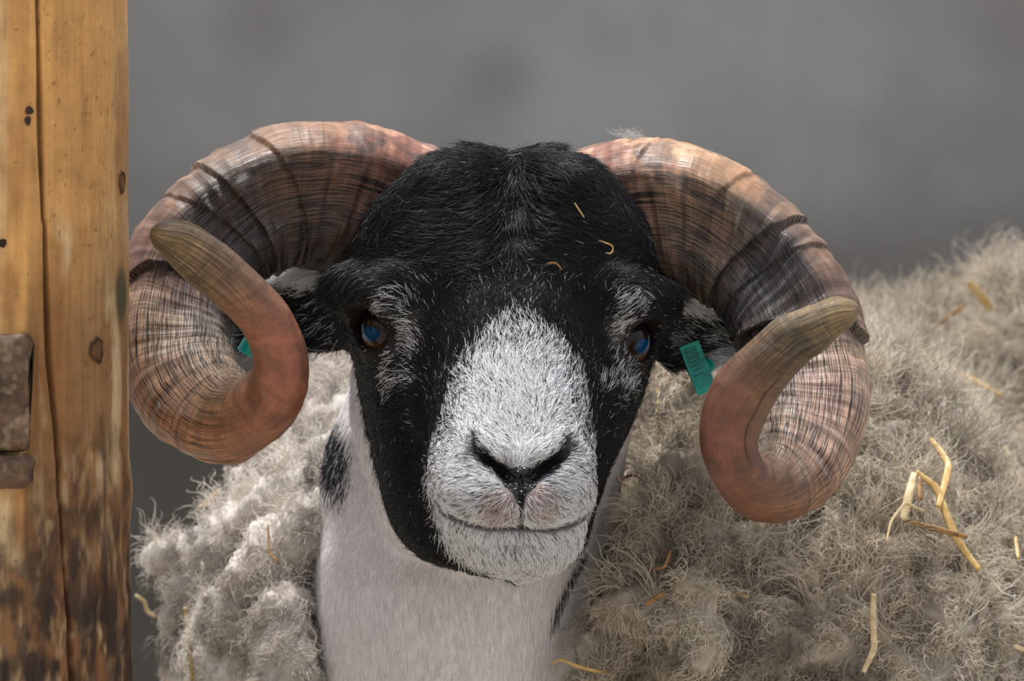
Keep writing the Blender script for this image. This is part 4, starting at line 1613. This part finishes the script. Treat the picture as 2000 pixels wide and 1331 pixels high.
def make_tag(top_px, bot_px, y_front, y_back, half_w, label, face_turn=0.0):
    a = P(*top_px, y_front)
    b = P(*bot_px, y_front)
    dn = unit(b - a)
    L_ = np.linalg.norm(b - a)
    side = unit(np.cross(dn, np.array([0.0, 1.0, 0.0])))
    if side[0] < 0:
        side = -side
    side = unit(side + np.array([0, face_turn, 0]))
    dep = unit(np.cross(dn, side))
    if dep[1] < 0:
        dep = -dep
    gap = y_back - y_front
    r_ = 0.0045
    path = []
    for q in np.linspace(0, 1, 12):
        path.append(a + dn * (L_ - r_) * q + dep * (0.0016 * math.sin(q * math.pi * 1.0)))
    e = a + dn * (L_ - r_)
    for th in np.linspace(0, math.pi, 14)[1:]:
        path.append(e + dep * (r_ - r_ * math.cos(th)) + dn * r_ * math.sin(th))
    e2 = path[-1]
    for q in np.linspace(0, 1, 10)[1:]:
        path.append(e2 - dn * (L_ - r_) * q + dep * (gap - 2 * r_) * math.sin(q * math.pi / 2))
    path = np.array(path)
    tn = unit(np.gradient(path, axis=0))
    nr = unit(np.cross(tn, side))
    t_ = 0.0008
    prof = [(-1, -1), (-0.96, -1.3), (0.96, -1.3), (1, -1), (1, 1), (0.96, 1.3), (-0.96, 1.3), (-1, 1)]
    vs = np.array([[p + side * half_w * s_ + n_ * t_ * h_ for s_, h_ in prof] for p, n_ in zip(path, nr)])
    na = len(prof)
    i = np.arange(len(path) - 1)[:, None] * na
    j = np.arange(na)[None, :]
    q = np.stack([i + j, i + (j + 1) % na, i + na + (j + 1) % na, i + na + j], -1).reshape(-1, 4)
    fs = [tuple(x) for x in q] + [tuple(range(na))[::-1], tuple((len(path) - 1) * na + np.arange(na))]
    root_ = bpy.data.objects.new('ear_tag', None)
    root_.location = a
    COL.objects.link(root_)
    tag(root_, label, 'ear tag', 'ear tags on the ram')
    mesh_obj('strap', vs.reshape(-1, 3), fs, M_tag, root_, smooth=False)
    # locking boss on the strap edge
    bv_, bf_ = [], []
    cpos = a + dn * L_ * 0.55 + side * half_w * 0.95 - dep * 0.0006 + dep * gap * 0.3
    m_ = 20
    for k, (rr_, hh) in enumerate([(0.0048, 0.003), (0.0048, -0.0012), (0.004, -0.0022), (0.0, -0.0024)]):
        for j_ in range(m_):
            th = 2 * math.pi * j_ / m_
            bv_.append(cpos + (side * math.cos(th) + dn * math.sin(th)) * rr_ + dep * hh)
    for k in range(3):
        for j_ in range(m_):
            bf_.append((k * m_ + j_, k * m_ + (j_ + 1) % m_, (k + 1) * m_ + (j_ + 1) % m_, (k + 1) * m_ + j_))
    mesh_obj('boss', bv_, bf_, M_tag, root_)
    # worn raised figures down the strap
    strokes = {'0': [(-.5, -.3, .5, -.3), (.5, -.3, .5, .3), (.5, .3, -.5, .3), (-.5, .3, -.5, -.3)],
               '1': [(-.5, 0, .5, 0)], '7': [(-.5, -.3, -.5, .3), (-.5, .3, .5, -.1)]}
    out_v, out_f = [], []

    def bar(p, q_, w_):
        d_ = unit(q_ - p)
        s_ = unit(np.cross(d_, dep)) * w_
        base_ = len(out_v)
        for h_ in (0.0004, -0.0005):
            for x_ in (p - s_, p + s_, q_ + s_, q_ - s_):
                out_v.append(x_ + dep * h_)
        for f_ in ((0, 1, 2, 3), (4, 5, 6, 7), (0, 1, 5, 4), (1, 2, 6, 5), (2, 3, 7, 6), (3, 0, 4, 7)):
            out_f.append(tuple(base_ + z_ for z_ in f_))
    for k, ch in enumerate('000711'):
        q0 = 0.12 + 0.105 * k
        o_ = a + dn * L_ * q0 - dep * (t_ * 1.3 - 0.0016 * math.sin(q0 * L_ / (L_ - r_) * math.pi)) - side * half_w * 0.12
        for (x0, y0_, x1, y1_) in strokes[ch]:
            bar(o_ + side * x0 * half_w * 1.1 + dn * y0_ * 0.0034, o_ + side * x1 * half_w * 1.1 + dn * y1_ * 0.0034, 0.00032)
    mesh_obj('raised_figures', out_v, out_f, M_ink, root_, smooth=False)
    return root_


make_tag((1345, 672), (1381, 764), 0.070, 0.108, 0.0066, 'teal plastic tag looped through the ear beside the fleece', 0.0)
make_tag((548, 716), (472, 672), 0.070, 0.115, 0.0046, 'teal plastic tag showing through the coil of the horn', -0.1)

# ------------------------------------------------------------------ straw and hay caught in the wool
def straw_material(name, c0, c1):
    m, nt, b = new_mat(name)
    t_ = N(nt, 'ShaderNodeTexCoord')
    n1 = N(nt, 'ShaderNodeTexNoise', Scale=220.0, Detail=4.0)
    nt.links.new(t_.outputs['Object'], n1.inputs['Vector'])
    r_ = N(nt, 'ShaderNodeValToRGB')
    r_.color_ramp.elements[0].position = 0.3
    r_.color_ramp.elements[0].color = (*lin(c0), 1)
    r_.color_ramp.elements[1].position = 0.7
    r_.color_ramp.elements[1].color = (*lin(c1), 1)
    nt.links.new(n1.outputs['Fac'], r_.inputs[0])
    nt.links.new(r_.outputs[0], b.inputs['Base Color'])
    b.inputs['Roughness'].default_value = 0.45
    return m


M_gold = straw_material('golden_straw', (172, 134, 72), (216, 182, 118))
M_pale = straw_material('pale_straw', (188, 162, 118), (224, 204, 164))
M_brown = straw_material('brown_hay', (110, 76, 36), (168, 124, 66))
M_olive = straw_material('olive_hay', (120, 104, 52), (170, 146, 84))
horn_bvhs = []


def make_straw(pts_px, width_px, mat, label, lift=0.006, name='straw_stalk', flat=0.22, wobble=0.25):
    ctrl = []
    last = None
    for (a, b_) in pts_px:
        h = ray_px(a, b_, ram_bvhs)
        if h is None:
            y_ = last if last is not None else 0.3
            ctrl.append(P(a, b_, y_))
        else:
            ctrl.append(P(a, b_, h[0][1] - lift))
            last = h[0][1] - lift
    ctrl = np.array(ctrl)
    # smooth depth so that stalks stay straight between their folds
    n_ = len(ctrl)
    seg = np.linalg.norm(np.diff(ctrl[:, [0, 2]], axis=0), axis=1)
    cum = np.concatenate([[0], np.cumsum(seg)])
    if n_ > 2:
        co = np.polyfit(cum, ctrl[:, 1], 1)
        fit = np.polyval(co, cum)
        ys_ = 0.75 * fit + 0.25 * ctrl[:, 1]
        ys_ -= max(0, (ys_ - ctrl[:, 1]).max() - 0.003)
        ctrl = np.array([P(a, b_, y_) for (a, b_), y_ in zip(pts_px, ys_)])
    q = np.linspace(0, cum[-1], max(8, int(cum[-1] / 0.0018)))
    path = np.stack([np.interp(q, cum, ctrl[:, k]) for k in range(3)], 1)
    ker = np.array([0.25, 0.5, 0.25])
    for _ in range(2):
        path[1:-1] = path[:-2] * 0.25 + path[1:-1] * 0.5 + path[2:] * 0.25
    tn = unit(np.gradient(path, axis=0))
    sd = unit(np.cross(tn, np.array([0.0, 1.0, 0.0])))
    up2 = np.cross(sd, tn)
    w_ = width_px * S * 0.62 * (0.55 + 0.45 * np.sin(np.linspace(0.25, math.pi - 0.35, len(q)))) * (1 + 0.15 * wobble * np.sin(q * 900))
    m_ = 8
    th = np.linspace(0, 2 * np.pi, m_, endpoint=False)
    vs = path[:, None, :] + w_[:, None, None] * (sd[:, None, :] * np.cos(th)[None, :, None] + flat * up2[:, None, :] * np.sin(th)[None, :, None])
    i = np.arange(len(q) - 1)[:, None] * m_
    j = np.arange(m_)[None, :]
    fq_ = np.stack([i + j, i + (j + 1) % m_, i + m_ + (j + 1) % m_, i + m_ + j], -1).reshape(-1, 4)
    fs = [tuple(x) for x in fq_] + [tuple(range(m_))[::-1], tuple((len(q) - 1) * m_ + np.arange(m_))]
    o_ = mesh_obj(name, vs.reshape(-1, 3), fs, mat, None)
    tag(o_, label, 'straw', 'straw caught in the wool')
    return o_


STRAWS = [
    ([(1722, 657), (1800, 690), (1880, 731), (1957, 773)], 10, M_gold, 'long straight golden straw slanting across the back by the horn'),
    ([(1817, 858), (1838, 882), (1854, 908), (1844, 950), (1832, 992)], 12, M_gold, 'golden straw bent like an elbow above the folded stalk'),
    ([(1788, 922), (1830, 953), (1846, 1000), (1868, 1052), (1890, 1085), (1913, 1114)], 13, M_gold, 'longest folded golden straw stalk with its end pointing down'),
    ([(1786, 924), (1775, 968), (1764, 1016)], 15, M_pale, 'short pale flattened straw under the fold of the longest stalk'),
    ([(1797, 930), (1797, 978)], 10, M_brown, 'short brown straw hanging inside the fold of the longest stalk'),
    ([(1768, 1018), (1828, 1034), (1890, 1050)], 9, M_brown, 'dark brown stem lying level below the folded straw'),
    ([(1731, 1060), (1740, 1018), (1768, 982), (1806, 1000)], 5, M_pale, 'thin curved pale straw looping left of the folded stalk'),
    ([(1706, 1160), (1705, 1215), (1708, 1268), (1686, 1314)], 11, M_pale, 'pale upright straw leaf low in the fleece below the horn'),
    ([(1950, 856), (1968, 884), (1990, 914)], 9, M_pale, 'short pale straw at the right edge under the long straight one'),
    ([(1983, 1048), (1989, 1092)], 7, M_gold, 'tiny upright golden straw at the right edge of the fleece'),
    ([(1893, 553), (1915, 578), (1936, 604)], 18, M_gold, 'broad tan straw blade sticking up from the back, steeper one'),
    ([(1818, 640), (1852, 620), (1882, 598)], 9, M_brown, 'brown straw lying along the top of the back'),
    ([(1980, 1262), (2004, 1272)], 7, M_pale, 'pale straw tip at the lower right edge of the fleece'),
    ([(1076, 1300), (1091, 1287), (1130, 1303), (1172, 1314), (1204, 1310), (1216, 1288)], 6, M_gold, 'wavy golden straw where white neck meets fleece at the bottom'),
    ([(1262, 1181), (1284, 1168), (1302, 1152)], 9, M_brown, 'stubby orange-brown stem in the chest wool below the chin'),
    ([(1270, 1110), (1298, 1112), (1311, 1074)], 6, M_brown, 'dark hooked hay stem in the chest wool right of the chin'),
    ([(1414, 1157), (1462, 1166)], 6, M_pale, 'short level pale straw under the lowest bend of the horn'),
    ([(1283, 806), (1284, 768), (1291, 738)], 7, M_olive, 'upright olive hay stem hanging under the tagged ear'),
    ([(1266, 738), (1296, 730), (1336, 720)], 6, M_olive, 'olive hay stem lying along the lower edge of the tagged ear'),
    ([(1208, 958), (1212, 936), (1240, 926), (1256, 938)], 5, M_brown, 'small arched hay stem beside the white muzzle'),
    ([(264, 1163), (284, 1176), (286, 1196), (306, 1206)], 7, M_pale, 'crooked tan straw sticking out of the wool beside the post'),
    ([(388, 992), (408, 976), (430, 956)], 8, M_gold, 'short golden straw on the shoulder wool under the horn beside the post'),
    ([(524, 1026), (525, 1078), (546, 1102)], 4, M_brown, 'thin dark bent stem in the shoulder wool'),
    ([(362, 1186), (368, 1240), (376, 1331)], 9, M_olive, 'upright olive stalk in the shoulder wool at the bottom edge'),
    ([(1122, 396), (1132, 412), (1141, 425)], 3, M_gold, 'tiny straw fleck on the black forehead by the horn, upper one'),
    ([(1170, 470), (1200, 481), (1194, 498), (1182, 494)], 3, M_gold, 'tiny hooked straw fleck on the black forehead, lower one'),
    ([(1068, 515), (1086, 512), (1098, 528)], 3, M_brown, 'tiny brown fleck on the black forehead between the eyes'),
]
for i_, (pp, w_, m_, lab) in enumerate(STRAWS):
    make_straw(pp, w_, m_, lab, lift=((0.058 if pp[0][1] < 800 else 0.034) if pp[0][0] > 1650 else 0.018) if pp[0][1] > 540 else 0.006)

# tuft of wool caught on the crown of the horn
horn_b_bvh = BVHTree.FromPolygons(hv_b.reshape(-1, 3).tolist(), [tuple(p_.vertices) for p_ in horn_b.data.polygons])
nt_ = 60
base_px = np.stack([1243 + 8 * rng.normal(size=nt_), 270 + 2 * rng.normal(size=nt_)], 1)
tp = np.zeros((nt_, 6, 3))
for k in range(nt_):
    y_ = 0.055 + 0.004 * rng.normal()
    b0 = P(base_px[k, 0], base_px[k, 1] + 3, y_)
    dv = np.array([-0.8 + 0.7 * rng.normal(), 0.3 * rng.normal(), 0.55 + 0.25 * rng.random()])
    ln = 0.004 + 0.008 * rng.random() ** 2
    for j_ in range(6):
        q_ = j_ / 5
        tp[k, j_] = b0 + dv * ln * q_ + 0.0009 * np.array([math.sin(5 * q_ + k), math.cos(4 * q_ + k), math.sin(6 * q_ + 2 * k)]) * q_
rad_t = np.full((nt_, 6), 0.00013)
tuft = hair_obj('wool_tuft', tp, rad_t, np.ones((nt_, 3)) * lin((190, 190, 186)), M_wool, None)
del tuft['kind']
tag(tuft, 'small tuft of pale wool caught on top of the horn', 'wool')
